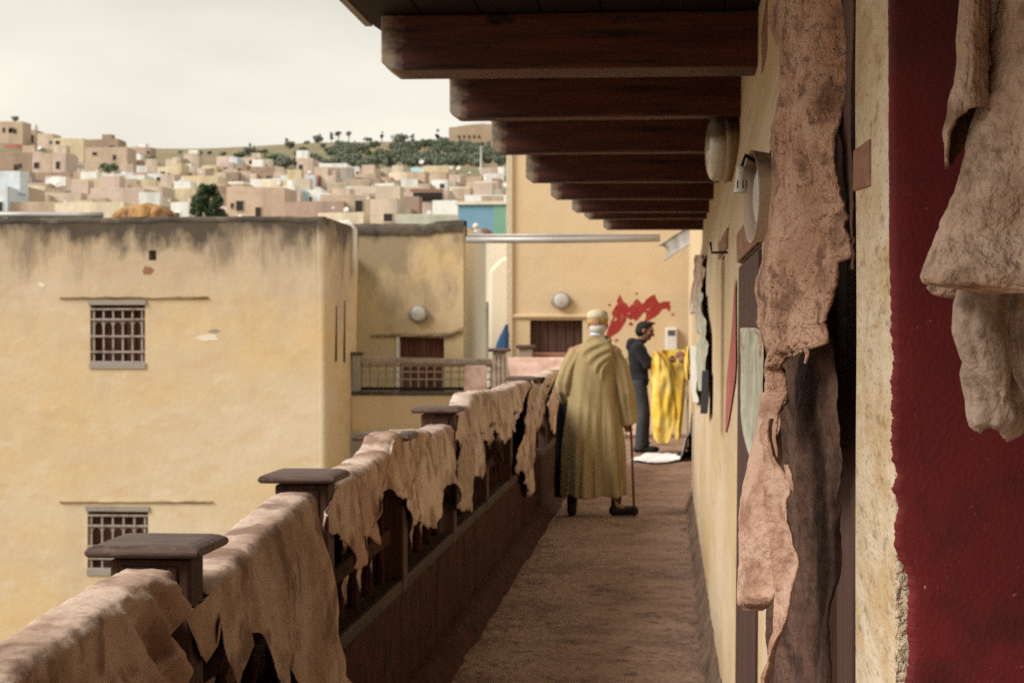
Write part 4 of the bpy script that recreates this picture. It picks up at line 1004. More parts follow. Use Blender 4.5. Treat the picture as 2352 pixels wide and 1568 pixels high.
def trunk_mesh(h, r, m, seed):
    q = random.Random(seed); mb = MB()
    mb.tube([(0, 0, -1.5), (q.uniform(-.1, .1), 0, h * .4), (q.uniform(-.2, .2), q.uniform(-.2, .2), h)], [r * 1.3, r, r * .5], 7)
    for k in range(4):
        a = q.uniform(0, 6.28); mb.tube([(0, 0, h * q.uniform(.4, .7)), (math.cos(a) * h * .25, math.sin(a) * h * .25, h * q.uniform(.85, 1.05))], [r * .5, r * .2], 5)
    me = mb.mesh('trunk'); me.materials.append(m); return me
TR = trunk_mesh(2.2, .22, MATS['bark'], 3)
CRO = [crown_mesh('crown', s, 420, 3.3, 1.3, .55, 8, MATS['leaf_olive'], 2.0) for s in (1, 2, 3, 4)]
CRG = [crown_mesh('crown', s, 420, 3.2, 1.6, .55, 8, MATS['leaf_green'], 2.2) for s in (5, 6)]
CRD = [crown_mesh('crown', s, 280, 1.5, 2.4, .45, 6, MATS['leaf_dark'], 3.6) for s in (7, 8)]
CRU = [crown_mesh('crown', 9, 240, 2.9, .7, .5, 6, MATS['leaf_olive'], 5.2)]
TRU = trunk_mesh(5.0, .2, MATS['bark'], 9)
def tree(X, Y, cm, tm, s, label, group, name='hill_tree', z=None):
    o = empty(name, (X, Y, (ground(X, Y) if z is None else z)), R.uniform(0, 6.28)); o.scale = (s, s, s * R.uniform(.85, 1.15))
    tag(o, label, 'tree', group)
    for nm, me in (('trunk', tm), ('crown', cm)):
        c = bpy.data.objects.new(nm, me); COL.objects.link(c); c.parent = o
    return o
rr = random.Random(5)
def hx(x, Y): return PY(x, 400, Y).x
n = 0
for _ in range(1600):                                          # olive grove below the fort
    x = rr.uniform(640, 1185); Y = rr.uniform(415, 800)
    lim = interp([(640, 470), (720, 520), (800, 690), (1000, 780), (1185, 800)], x)
    if Y > lim or n >= 290: continue
    if nz(x * .018, Y * .012, 3) < -.12 - .25 * (x > 760): continue
    n += 1
    side = ['far left end', 'left part', 'middle', 'right part', 'far right end'][min(4, int((x - 640) / 109))]
    row_ = ['lowest', 'lower', 'upper', 'highest'][min(3, int((Y - 415) / 97))]; side = side + f', {row_} row,'
    k = rr.random(); sz = rr.uniform(.4, .72); zn = 'small' if sz < .5 else 'medium' if sz < .62 else 'broad'
    if k < .72: tree(hx(x, Y), Y, rr.choice(CRO), TR, sz, f'{zn} grey-green olive tree in the {side} of the hillside grove', 'trees of the hillside grove', 'olive_tree')
    elif k < .9: tree(hx(x, Y), Y, rr.choice(CRG), TR, rr.uniform(.38, .62), f'brighter green tree in the {side} of the hillside grove', 'trees of the hillside grove')
    else: tree(hx(x, Y), Y, rr.choice(CRD), TR, rr.uniform(.36, .6), f'dark upright tree in the {side} of the hillside grove', 'trees of the hillside grove')
for x, Y, s, kind in [(556, 560, 1.2, 0), (544, 560, .8, 0), (570, 600, 1.5, 0), (596, 620, 1, 0), (585, 640, 1.0, 2), (512, 600, .8, 0), (480, 640, .7, 0), (460, 620, .9, 0), (607, 640, .8, 1), (626, 480, 1.7, 1), (600, 470, 1.2, 1), (574, 860, 1.0, 2), (648, 470, 1.1, 1), (414, 700, .7, 0), (658, 840, 1.4, 2), (664, 700, 1.7, 0), (680, 560, 1.0, 0), (705, 840, 1.1, 0), (697, 600, 1.3, 0), (740, 700, 1.0, 0), (778, 700, 1.3, 0), (760, 560, 1.3, 0), (545, 480, 1.0, 1)]:
    tree(hx(x, Y), Y, (CRO + CRO)[int(x) % 4] if kind == 0 else CRG[int(x) % 2] if kind == 1 else CRD[int(x) % 2], TR, s * .5, f'{"small" if s < .95 else "larger"} {["grey-green", "bright green", "dark"][kind]} tree on the bare slope {"far left" if x < 500 else "left" if x < 590 else "just left" if x < 690 else "along the edge"} of the grove, {"high up" if Y > 650 else "low down"}', 'scattered trees on the bare slope')
for x, s, lab, cm, tm in [(733, 2.0, 'round tree on the ridge, leftmost of the skyline group', CRO[0], TRU), (761, 1.6, 'small dark tree on the ridge left of the umbrella trees', CRD[0], TR), (777, 1.7, 'left umbrella-shaped tree on the ridge', CRU[0], TRU), (801, 1.4, 'right umbrella-shaped tree on the ridge', CRU[0], TRU), (845, 1.3, 'little tree on the ridge before the grove', CRO[1], TR), (877, 1.6, 'upright tree on the ridge at the edge of the grove', CRD[1], TR), (948, 1.5, 'pointed dark tree on the skyline above the grove', CRD[0], TR), (1005, 1.9, 'tall dark tree on the skyline left of the fort', CRD[1], TR), (1022, 1.8, 'bushy tree on the skyline next to the fort', CRO[2], TR), (918, 2.2, 'large round tree on the skyline at the start of the grove', CRO[3], TR)]:
    Y = 885 if x < 900 else 760; tree(hx(x, Y), Y, cm, tm, s * .52, lab, 'trees on the skyline', 'skyline_tree')
for x, yb, s, lab in [(95, 352, 1.5, 'green bush between the upper left houses'), (108, 356, 1.2, 'smaller green bush beside the upper left one'), (165, 365, 1.4, 'green tree behind the wider pink house'), (178, 366, .9, 'low green bush right of the pink pair'), (265, 384, 1.0, 'green bush above the white terrace'), (352, 368, 1.4, 'green tree at the foot of the bare hill'), (330, 366, 1.0, 'small green tree left at the foot of the bare hill'), (400, 462, .6, 'green bush above the white house by the dark tree'), (381, 464, .5, 'low green bush near the ochre hides'), (42, 275, 1.2, 'blue-grey tree on the top left tower house')]:
    Y = Yfor(yb + (42 if x < 300 else 0)); X = PY(x, 400, Y).x
    tree(X, Y - 4, CRG[int(x) % 2], TR, s * .55, lab, 'green trees between the houses', 'town_tree', z=PY(x, yb - 4, Y - 4).z - 1.65 * s)
# the dark green tree behind the left roof
Yt = 120; c = PY(478, 480, Yt)
o = empty('dark_tree', (c.x, Yt, c.z - 5)); tag(o, 'dense dark green tree rising behind the left roof edge', 'tree')
rr = random.Random(4); mb = MB(); bl = []
hw = [(428, 22), (440, 30), (452, 38), (465, 42), (480, 44), (497, 48), (520, 46)]
for y, w in hw:
    for k in range(8):
        x = 478 + rr.uniform(-1, 1) * (w - 7); bl.append((PY(x, y + 8 + rr.uniform(-5, 5), Yt + rr.uniform(-.9, .9)), rr.uniform(8, 13) * Yt / FPX))
for _ in range(8000):
    cc, br = rr.choice(bl); v = Vector((rr.gauss(0, 1), rr.gauss(0, 1), rr.gauss(0, 1))).normalized() * rr.random() ** .35
    p = cc + v * br; nrm = (v + Vector((rr.uniform(-.6, .6), rr.uniform(-.6, .6), rr.uniform(0, .8)))).normalized(); t = nrm.orthogonal().normalized(); t = Matrix.Rotation(rr.uniform(0, 6.28), 3, nrm) @ t; b = nrm.cross(t); s = rr.uniform(.07, .14)
    mb.add([p - t * s, p - b * s * .45, p + t * s, p + b * s * .45], [(0, 1, 2, 3)])
mb.build('crown', MATS['leaf_dark'], o)
MB().tube([(c.x, Yt, c.z - 8), (c.x + .1, Yt, c.z - 3), (c.x, Yt, c.z + .6)], [.22, .18, .06], 8).build('trunk', MATS['bark'], o)
# ------------------------------------------------------------------ bulkhead lamps on the gallery wall
def bulkhead(px, py, bx, r_px, depth_px, label, dome):
    """round lamp fixed to the right wall, seen from the side"""
    z = 0
    X = wx(2.0)
    for _ in range(8): Yc = X * FPX / (bx - 1535); X = wx(1.5 + (765 - py) / FPX * Yc)
    c = PX(bx, py, X); c.y = Yc; c.z = 1.5 + (765 - py) / FPX * Yc
    r = r_px * Yc / FPX; d = depth_px * Yc / FPX
    o = empty('bulkhead_lamp', c); tag(o, label, 'lamp')
    X0 = wx(c.z)
    base = Vector((X0 + (0 if dome else .012), c.y, c.z)); ax = Vector((-1, -.12 if dome else -.13, 0)).normalized()
    if dome:
        b = MB().lathe([(r * .93, -.01), (r * .95, d * .36), (r, d * .38), (r, d * .5), (r * .94, d * .52)], base, ax, 40)
        b.build('base', MATS['lamp_body'], o, sm=True, loc=base)
        g = MB().lathe([(r * .93, d * .5), (r * .93, d * .74), (r * .86, d * .86), (r * .66, d * .94), (r * .35, d * .99), (r * .05, d)], base, ax, 40)
        g.build('glass', MATS['lamp_glass'], o, sm=True, loc=base)
    else:
        b = MB().lathe([(r * .9, -.01), (r * .96, d * .5), (r, d * .93), (r * 1.01, d), (r * .95, d), (r * .93, d * .7), (r * .88, d * .2), (r * .2, d * .15)], base, ax, 44)
        b.build('base', MATS['lamp_body'], o, sm=True, loc=base)
        MB().lathe([(r * .86, d * .45), (r * .8, d * .62), (r * .5, d * .78), (r * .05, d * .82)], base, ax, 40).build('reflector', MATS['lamp_disc'], o, sm=True)
    return o, base, r, d
bulkhead(1660, 344, 1694, 80, 74, 'round glass bulkhead lamp, darker on top, under the third beam', True)  # body and glass colours turn darker towards the top
o2, b2, r2, d2 = bulkhead(1735, 455, 1772, 105, 64, 'open round lamp housing without glass beside the hanging hide', False)
# loose bulb holder hanging on its wire
Yh = b2.y - .02; c = PY(1702, 410, Yh); k = Yh / FPX
bh = empty('bulb_holder', c); tag(bh, 'white bulb holder dangling on a black wire before the open lamp', 'bulb holder')
tp = c + Vector((0, 0, 27 * k))
MB().lathe([(10 * k, 0), (11 * k, -14 * k), (12.5 * k, -28 * k), (13 * k, -30 * k), (14 * k, -50 * k), (16.5 * k, -56 * k), (17 * k, -60 * k), (11 * k, -58 * k)], tp, (0, 0, 1), 24).build('holder', MATS['socket_white'], bh, sm=True)
for t in range(3):
    a = -2.2 + t * .9
    MB().box(c.x + 14.2 * k * math.cos(a) - .001, c.x + 14.2 * k * math.cos(a) + .001, c.y + 14.2 * k * math.sin(a) - .001, c.y + 14.2 * k * math.sin(a) + .001, tp.z - 50 * k, tp.z - 32 * k).build('slit', MATS['rubber'], bh)
MB().tube([tp - Vector((0, 0, .005)), tp + Vector((.01, .01, .025)), tp + Vector((.05, .02, .0)), PY(1764, 392, Yh + .05), PY(1772, 360, Yh + .06), PY(1776, 330, Yh + .06)], .0045, 8).build('wire', MATS['rubber'], bh, sm=True)

# ------------------------------------------------------------------ hides hanging on the right
def sheet(name, rows, m, label, nu=26, nv=110, bulge=0.0, wr=.006, fs=9, seed=1, jag=3.0, thick=.004, group='hides hung on the gallery wall', cat='hide', curl=0, crease=.35, big=0):
    """rows: (y, xl, xr, Yl, Yr) picture measurements of its left and right edge and their depths"""
    pts = []
    ya, yb = rows[0][0], rows[-1][0]
    for j in range(nv + 1):
        y = lerp(ya, yb, j / nv)
        xl, xr, Yl, Yr = [interp([(r[0], r[i]) for r in rows], y) for i in (1, 2, 3, 4)]
        xl += jag * (nz(y * .06, seed) + .6 * nz(y * .19, seed + 3)); xr += jag * (nz(y * .05, seed + 7) + .6 * nz(y * .17, seed + 9))
        if xr < xl + .6: xr = xl + .6
        a = PY(xl, y, Yl); b = PY(xr, y, Yr); ac = (b - a); ac.z = 0
        nrm = Vector((ac.y, -ac.x, 0)).normalized()
        if nrm.y > 0: nrm = -nrm
        wdt = (b - a).length
        row = []
        for i in range(nu + 1):
            u = i / nu; p = a.lerp(b, u)
            q = Vector((u * wdt, p.z, seed))
            dsp = bulge * math.sin(math.pi * u) * min(1, wdt / .15)
            dsp += wr * (2.8 * noise.noise(Vector((q.x * fs * .5, q.y * fs * .28, seed))) + 1.0 * noise.noise(q * fs) + .55 * noise.noise(q * fs * 2.6))
            w1 = noise.noise(q * fs * .7 + Vector((4, 9, 2))); w2 = noise.noise(q * fs * 1.9 + Vector((7, 1, 5))); w3 = noise.noise(Vector((q.x * fs * 3.6 + q.y * fs * 2, q.y * fs * 4.2, seed + 8))); w4 = noise.noise(q * fs * 9)
            dsp -= wr * crease * (1.1 * max(0, 1 - abs(w1) * 7) * (w2 > -.1) + .8 * max(0, 1 - abs(w2) * 5) * smooth(w1 * 3 + .5) + .55 * max(0, 1 - abs(w3) * 4) - .35 * w4)
            if big: dsp += big * (math.sin(p.z * 7 + 9 * u + 2.2 * nz(p.z * 2.5, u * 2, seed)) * .6 + noise.noise(Vector((u * 2.4 + p.z * 3, p.z * 4.5, seed + 1))))
            if curl: dsp += curl * (abs(u - .5) * 2) ** 3
            row.append(p + nrm * dsp)
        pts.append(row)
    o = MB().grid(pts).build(name, m, sm=True, solid=thick, sub=0 if nu > 80 else 1)
    return tag(o, label, cat, group)
# the large rough hide in focus
sheet('hanging_hide', [(-40, 1830, 1925, 2.95, 2.72), (0, 1822, 1930, 2.95, 2.72), (60, 1815, 1942, 2.95, 2.72), (130, 1812, 1946, 2.95, 2.7), (200, 1806, 1941, 2.96, 2.7), (260, 1795, 1930, 2.98, 2.7), (330, 1786, 1926, 3.0, 2.7), (400, 1784, 1938, 3.0, 2.7),
      (470, 1778, 1944, 3.0, 2.7), (520, 1773, 1948, 3.02, 2.69), (560, 1770, 1958, 3.03, 2.68), (592, 1769, 1954, 3.03, 2.68), (600, 1769, 1928, 3.03, 2.7), (640, 1767, 1930, 3.04, 2.7), (680, 1766, 1922, 3.05, 2.71), (740, 1766, 1900, 3.06, 2.73), (765, 1766, 1906, 3.06, 2.73), (785, 1766, 1904, 3.06, 2.73), (795, 1766, 1874, 3.07, 2.76), (803, 1766, 1846, 3.07, 2.8), (812, 1766, 1822, 3.07, 2.85), (830, 1766, 1800, 3.08, 2.9), (850, 1764, 1796, 3.08, 2.95), (890, 1762, 1808, 3.08, 2.95), (920, 1760, 1806, 3.08, 2.95), (945, 1758, 1790, 3.09, 3.0), (965, 1757, 1776, 3.09, 3.05)],
      MATS['hide_rough'], 'large rough tan hide hanging in focus beside the open lamp', bulge=.022, wr=.0062, fs=9, seed=2, nu=90, nv=420, jag=2.6, thick=.005, crease=.65, big=.014)
sheet('hide_strip', [(795, 1844, 1856, 2.77, 2.76), (815, 1850, 1858, 2.77, 2.76), (835, 1846, 1851, 2.77, 2.76)], MATS['hide_rough'], 'thin curled strip dangling from the big hide', nu=4, nv=16, wr=.001, jag=.6, thick=.003)
# darker hide behind it, against the wall, with torn holes
sheet('hanging_hide', [(-40, 1786, 1850, 3.7, 3.2), (60, 1776, 1850, 3.7, 3.2), (120, 1800, 1850, 3.6, 3.2), (230, 1796, 1850, 3.6, 3.2), (290, 1768, 1850, 3.7, 3.2), (360, 1764, 1850, 3.75, 3.2), (480, 1760, 1850, 3.8, 3.2), (600, 1752, 1850, 3.8, 3.2), (660, 1734, 1850, 3.85, 3.2), (700, 1744, 1850, 3.85, 3.2), (800, 1750, 1840, 3.85, 3.2), (940, 1750, 1800, 3.85, 3.3), (1000, 1748, 1790, 3.85, 3.4), (1060, 1742, 1770, 3.85, 3.5)],
      MATS['hide_rough'], 'darker shaded hide behind the large rough one, against the wall', bulge=.0, wr=.006, fs=13, seed=5, jag=5)
# hide strip right of the big hide in the dark doorway
sheet('hanging_hide', [(-40, 1936, 1958, 2.72, 2.66), (120, 1946, 1960, 2.72, 2.66), (240, 1934, 1960, 2.72, 2.66), (300, 1928, 1958, 2.74, 2.67), (340, 1940, 1960, 2.74, 2.67), (440, 1946, 1962, 2.74, 2.67), (560, 1950, 1962, 2.74, 2.67), (620, 1952, 1958, 2.74, 2.67)],
      MATS['wood_dark_door'], 'narrow dark hide edge between the big hide and the cream pilaster', wr=.003, seed=9, jag=2, nu=10)
sheet('hanging_hide', [(770, 1800, 1908, 3.3, 2.86), (900, 1796, 1920, 3.3, 2.84), (1100, 1790, 1924, 3.35, 2.84), (1300, 1782, 1926, 3.4, 2.84), (1500, 1776, 1922, 3.4, 2.84), (1640, 1772, 1926, 3.4, 2.84)],
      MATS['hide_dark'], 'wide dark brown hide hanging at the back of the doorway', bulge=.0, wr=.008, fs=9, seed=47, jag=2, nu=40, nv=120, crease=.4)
# lower pink hide: smooth main tongue and twisted strips
sheet('hanging_hide', [(900, 1762, 1800, 3.0, 2.9), (950, 1758, 1780, 3.0, 2.92), (1000, 1748, 1776, 3.0, 2.92), (1030, 1738, 1778, 3.0, 2.9), (1060, 1730, 1772, 3.0, 2.88), (1100, 1720, 1768, 3.0, 2.87), (1150, 1712, 1766, 3.0, 2.86), (1200, 1708, 1770, 3.0, 2.85), (1260, 1706, 1782, 3.0, 2.84), (1320, 1702, 1786, 3.0, 2.84), (1350, 1702, 1784, 3.0, 2.84), (1370, 1704, 1778, 3.0, 2.84), (1386, 1709, 1768, 3.0, 2.86), (1396, 1716, 1756, 2.98, 2.9), (1402, 1724, 1745, 2.98, 2.9)],
      MATS['hide_pink'], 'smooth pink hide tongue hanging below the large rough hide', bulge=.03, wr=.004, fs=9, seed=11, nu=26, nv=90, jag=1.8)
sheet('hanging_hide', [(960, 1768, 1784, 2.84, 2.8), (985, 1762, 1784, 2.84, 2.8), (1010, 1766, 1782, 2.84, 2.8), (1050, 1772, 1790, 2.83, 2.79), (1090, 1774, 1812, 2.83, 2.77), (1110, 1770, 1826, 2.83, 2.76), (1135, 1768, 1824, 2.83, 2.76), (1150, 1766, 1818, 2.83, 2.77), (1185, 1768, 1818, 2.83, 2.77), (1200, 1772, 1820, 2.83, 2.77), (1240, 1782, 1832, 2.82, 2.76), (1290, 1786, 1848, 2.82, 2.75), (1340, 1790, 1840, 2.82, 2.75), (1400, 1790, 1828, 2.82, 2.76), (1440, 1788, 1818, 2.82, 2.77), (1480, 1780, 1800, 2.82, 2.78), (1510, 1776, 1788, 2.82, 2.79), (1545, 1764, 1776, 2.82, 2.8), (1600, 1756, 1764, 2.82, 2.8)],
      MATS['hide_pink'], 'torn light pink hide strip twisting down beside the pink tongue', bulge=.012, wr=.005, fs=15, seed=14, nu=18, nv=110, jag=2.4, curl=.012)
sheet('hide_strip', [(1066, 1798, 1808, 2.76, 2.75), (1090, 1806, 1818, 2.75, 2.74), (1112, 1814, 1822, 2.75, 2.74), (1128, 1820, 1824, 2.75, 2.74)], MATS['hide_pink'], 'small pointed flap sticking out of the torn pink strip', nu=5, nv=14, wr=.002, jag=.6)
# greenish hide on the door behind
sheet('hanging_hide', [(752, 1702, 1742, 4.95, 3.95), (770, 1700, 1752, 4.95, 3.8), (800, 1701, 1754, 4.95, 3.75), (900, 1703, 1754, 4.9, 3.75), (960, 1706, 1752, 4.85, 3.78), (1000, 1712, 1750, 4.7, 3.8), (1040, 1722, 1748, 4.4, 3.85), (1070, 1730, 1744, 4.2, 3.9)],
      MATS['hide_green_grey'], 'stiff greenish grey sheet hanging over the second doorway', wr=.004, fs=5, seed=17, nu=14, nv=40, jag=.8)
# far hides and cloths on the wall
sheet('hanging_hide', [(585, 1600, 1612, 12.6, 10.9), (620, 1592, 1612, 13.6, 10.9), (680, 1588, 1610, 14, 10.9), (712, 1590, 1606, 13.8, 11.4), (722, 1594, 1602, 13.2, 12)], MATS['hide_rail_warm'], 'small reddish hide hanging far down the right wall', wr=.02, fs=4, seed=19, jag=1.5, nu=10, nv=30)
sheet('hanging_cloth', [(672, 1603, 1613, 11.8, 10.4), (700, 1601, 1614, 12, 10.3), (760, 1604, 1622, 11.7, 9.3), (850, 1608, 1622, 11, 9.3), (898, 1612, 1621, 10.4, 9.4)], MATS['hide_green_grey'], 'grey cloth hanging on the wall past the narrow window', wr=.012, fs=4, seed=23, jag=.6, nu=8, nv=30, cat='cloth')
sheet('hanging_cloth', [(850, 1614, 1622, 9.9, 9.1), (900, 1613, 1622, 9.9, 9.1), (950, 1611, 1620, 10, 9.2)], MATS['black_cloth'], 'black cloth below the grey one on the right wall', wr=.008, fs=4, seed=25, jag=.6, nu=6, nv=16, cat='cloth')
sheet('hanging_cloth', [(795, 1590, 1602, 14.6, 12.2), (850, 1589, 1602, 14.6, 12.2), (925, 1592, 1601, 14.2, 12.4)], MATS['white_paint'], 'white sheet hanging on the right wall near the yellow hides', wr=.01, fs=4, seed=27, jag=.6, nu=6, nv=20, cat='cloth')

# hides in front of the red pilaster, far right
YR = 2.06
def cone_roll(name, rows, m, label, seed, nphi=30, start=-.3, turn=4.2, flat=.75, wr=.004, fs=14):
    """a curled hide: rows (y, xcentre, half width, depth); an open roll around a vertical axis"""
    pts = []
    n = 70
    ya, yb = rows[0][0], rows[-1][0]
    for j in range(n + 1):
        y = lerp(ya, yb, j / n); xc, hwid, Yc = [interp([(r[0], r[i]) for r in rows], y) for i in (1, 2, 3)]
        c = PY(xc, y, Yc); r = hwid * Yc / FPX; row = []
        for i in range(nphi + 1):
            a = start + turn * i / nphi; rad = r * (1 - .12 * i / nphi)
            p = c + Vector((-math.cos(a) * rad, -math.sin(a) * rad * flat, 0))
            nn = wr * (1.5 * noise.noise(Vector((a * 1.1, p.z * fs * .4, seed))) + noise.noise(Vector((a * 3, p.z * fs, seed + 4))))
            row.append(p + Vector((-math.cos(a), -math.sin(a), 0)) * nn + Vector((0, 0, interp([(0, 0), (.75, 0), (1, 1)], j / n) * .008 * math.sin(a * 1.2 + .4))))
        pts.append(row)
    o = MB().grid(pts).build(name, m, sm=True, solid=.0045, sub=1)
    return tag(o, label, 'hide', 'hides hung on the gallery wall')
LB_ = [(-60, 2212), (0, 2209), (95, 2199), (150, 2201), (200, 2190), (235, 2181), (300, 2172), (385, 2175)]
RB_ = [(-60, 2270), (0, 2271), (130, 2274), (200, 2276), (245, 2281), (400, 2281)]
pts = []
for i in range(61):                                  # front of the roll, left edge to right edge
    u = i / 60; a = math.acos(1 - 2 * u); yr = interp([(0, 388), (.03, 345), (.09, 305), (.2, 275), (.45, 250), (.8, 243), (1, 236)], u)
    col = []
    for j in range(71):
        y = lerp(-60, yr, j / 70); xl, xr = interp(LB_, y), interp(RB_, y)
        p = PY(lerp(xl, xr, u), y, YR - .01 - .03 * math.sin(a))
        crk = .0016 * max(0, 1 - abs(nz(u * 1.5, p.z * 30, 3)) * 5) * smooth((y - 110) / 40)
        col.append(p + Vector((-math.cos(a), -math.sin(a), 0)) * (.003 * nz(a * 1.6, p.z * 12, 31) + .0016 * nz(a * 5, p.z * 40, 3) - crk))
    pts.append(col)
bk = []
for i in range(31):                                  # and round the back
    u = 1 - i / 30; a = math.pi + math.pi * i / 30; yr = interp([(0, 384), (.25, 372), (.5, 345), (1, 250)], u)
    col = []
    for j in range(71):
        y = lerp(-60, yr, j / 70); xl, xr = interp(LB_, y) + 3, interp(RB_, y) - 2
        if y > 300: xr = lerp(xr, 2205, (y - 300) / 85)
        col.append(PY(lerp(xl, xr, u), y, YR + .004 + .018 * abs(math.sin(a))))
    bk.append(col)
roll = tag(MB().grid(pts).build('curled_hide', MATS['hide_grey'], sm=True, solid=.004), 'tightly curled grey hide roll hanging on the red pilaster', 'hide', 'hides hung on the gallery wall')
MB().grid(bk).build('inner_shade', MATS['hide_dark'], roll, sm=True, solid=.003)  # dark material paints in the shade inside the roll
sheet('hanging_hide', [(-40, 2284, 2400, YR + .02, YR - .1), (60, 2284, 2400, YR + .02, YR - .1), (160, 2280, 2400, YR + .02, YR - .1), (250, 2264, 2400, YR + .02, YR - .1), (300, 2238, 2400, YR + .015, YR - .1), (360, 2220, 2400, YR + .01, YR - .1), (420, 2204, 2400, YR, YR - .1), (480, 2180, 2400, YR, YR - .1), (540, 2154, 2400, YR - .01, YR - .1), (600, 2126, 2400, YR - .02, YR - .12), (636, 2110, 2400, YR - .03, YR - .13), (648, 2116, 2400, YR - .03, YR - .13), (662, 2210, 2400, YR - .04, YR - .13), (670, 2270, 2400, YR - .05, YR - .13)],
      MATS['hide_grey'], 'broad wrinkled grey-tan hide flaring in front of the red pilaster', bulge=.02, wr=.0052, fs=8, seed=33, nu=110, nv=300, jag=1.6, thick=.005, crease=.55, big=.012)
sheet('hanging_hide', [(640, 2150, 2400, YR + .05, YR + .0), (660, 2125, 2400, YR + .05, YR + .0), (676, 2140, 2400, YR + .05, YR), (690, 2230, 2400, YR + .05, YR)], MATS['hide_grey'], 'shaded back layer under the hem of the broad grey hide', wr=.004, seed=35, nu=20, nv=16, jag=1)
cone_roll('curled_hide', [(640, 2268, 48, YR + .01), (700, 2258, 58, YR + .01), (760, 2256, 60, YR + .01), (820, 2268, 52, YR + .01), (860, 2280, 40, YR + .01), (905, 2296, 14, YR + .01), (915, 2298, 4, YR + .01)], MATS['hide_pale'], 'pale smooth hide pouch hanging under the broad grey hide', 37, start=-.2, turn=3.5, wr=.003, fs=9)
cone_roll('curled_hide', [(640, 2320, 60, YR + .06), (780, 2306, 66, YR + .06), (860, 2290, 78, YR + .06), (920, 2292, 62, YR + .06), (960, 2296, 64, YR + .06), (985, 2290, 54, YR + .06), (997, 2284, 26, YR + .06)], MATS['hide_pale'], 'shadowed crumpled hide end behind the pale pouch', 39, start=-.3, turn=3.7, wr=.006, fs=16)
cone_roll('curled_hide', [(640, 2352, 26, YR + .02), (760, 2346, 30, YR + .02), (860, 2360, 26, YR + .02), (930, 2372, 10, YR + .02)], MATS['hide_pale'], 'pale hide fold at the right picture edge below the broad hide', 41, wr=.004)

# ------------------------------------------------------------------ hides draped over the railing
def drape(ridge, hem, m, label, seed, out=.62, xi=-1.015, fold=.022, rough=.007, ff=9, nu=110, nv=30, flare=.8, diag=lambda y, z: 0):
    """ridge: picture points (x, y) along the rail top; hem: picture points along the inner lower edge, left to right"""
    rw = [PX(x, y, -1.155) for x, y in ridge]
    def along(pl, t):
        L = [0]
        for a, b in zip(pl, pl[1:]): L.append(L[-1] + (b - a).length)
        d = t * L[-1]
        for i in range(len(pl) - 1):
            if d <= L[i+1] + 1e-9: return pl[i].lerp(pl[i+1], (d - L[i]) / max(1e-9, L[i+1] - L[i]))
        return pl[-1].copy()
    hw = [PX(x, y, xi) for x, y in hem]
    # the hem keeps its own x order: sample by s, with the share of s taken from each hem point's place
    hs = [i / (len(hem) - 1) for i in range(len(hem))]
    rows = []
    hl = [(hw[0].y, hw[0].z)]
    for p in hw[1:]:
        if p.y > hl[-1][0] + .004: hl.append((p.y, p.z))
        else: hl[-1] = (hl[-1][0], min(hl[-1][1], p.z))
    y0h, y1h = hl[0][0], hl[-1][0]
    for i in range(nu + 1):
        s = i / nu
        a = along(rw, s)
        yh = lerp(y0h, y1h, s); w_ = .012
        zh = (interp(hl, yh - w_) + 2 * interp(hl, yh) + interp(hl, yh + w_)) / 4
        h = Vector((xi, yh, zh + .014 * nz(yh * 14, seed, 3) + .007 * nz(yh * 45, seed, 6)))
        prof = []
        no = 7
        for j in range(no):                        # outer side, hanging over the yard
            q = 1 - j / no
            prof.append(Vector((-1.166 - .01 * q + fold * .6 * nz(a.y * 5, q * 1.2, seed + 9), a.y + .05 * q * nz(a.y * 3, seed), a.z - .015 - q * (out + .12 * nz(a.y * 4, seed + 5)))))
        ww = rough * (nz(a.y * 5, seed) + .4 * nz(a.y * 17, seed + 2))
        for u, dz in ((0, -.012), (.04, -.003), (.12, .001), (.35, .002), (.6, .0025), (.82, .002), (.93, -.002), (.98, -.008)):   # flat over the rail
            prof.append(Vector((lerp(-1.166, -1.05, u) + .004 * nz(a.y * 7, u, seed), a.y, a.z + dz + ww * (1 - abs(u - .5)) + .4 * rough * nz(a.y * 13, u * 3, seed + 4) + .55 * rough * nz(a.y * 31 + 9 * u, u * 4, seed + 6))))
        for j in range(nv):
            q = (j + 1) / nv
            z = lerp(a.z - .012, h.z, q); y = lerp(a.y, h.y, q ** flare); dz = a.z - z
            g = smooth(dz / .4)
            yy = y + .10 * (z - a.z) * nz(seed * 1.7, 2)
            f = fold * g * (1.6 * noise.noise(Vector((yy * ff * .5, z * .5, seed))) + .7 * noise.noise(Vector((yy * ff * 1.2, z * 1.1, seed + 2))))
            f += rough * (.5 * noise.noise(Vector((y * 8, z * 7, seed))) + .5 * noise.noise(Vector((y * 19 + z * 8, z * 15, seed + 3))) + .3 * noise.noise(Vector((y * 40, z * 34, seed))))
            edge = smooth((q - .65) / .35) * .030 * noise.noise(Vector((y * 11, seed, 1)))
            x = lerp(-1.042, xi, smooth(dz / .3)) + max(f, -.012) + edge + diag(y, z)
            prof.append(Vector((x, y, z)))
        rows.append(prof)
    o = MB().grid(rows).build('draped_hide', m, sm=True, solid=.0028, sub=0)
    return tag(o, label, 'hide', 'hides draped over the wooden railing')
def near_folds(y, z):                                # slanting folds where the near hide bunches against the post
    t = smooth((y - 3.2) / .6); return .022 * t * math.sin((z + .75 * y) * 46 + 2 * nz(y * 4, z * 4)) * smooth((1.0 - z) / .04) * smooth((z - .62) / .2) + .006 * t * nz(y * 30, z * 30, 2)
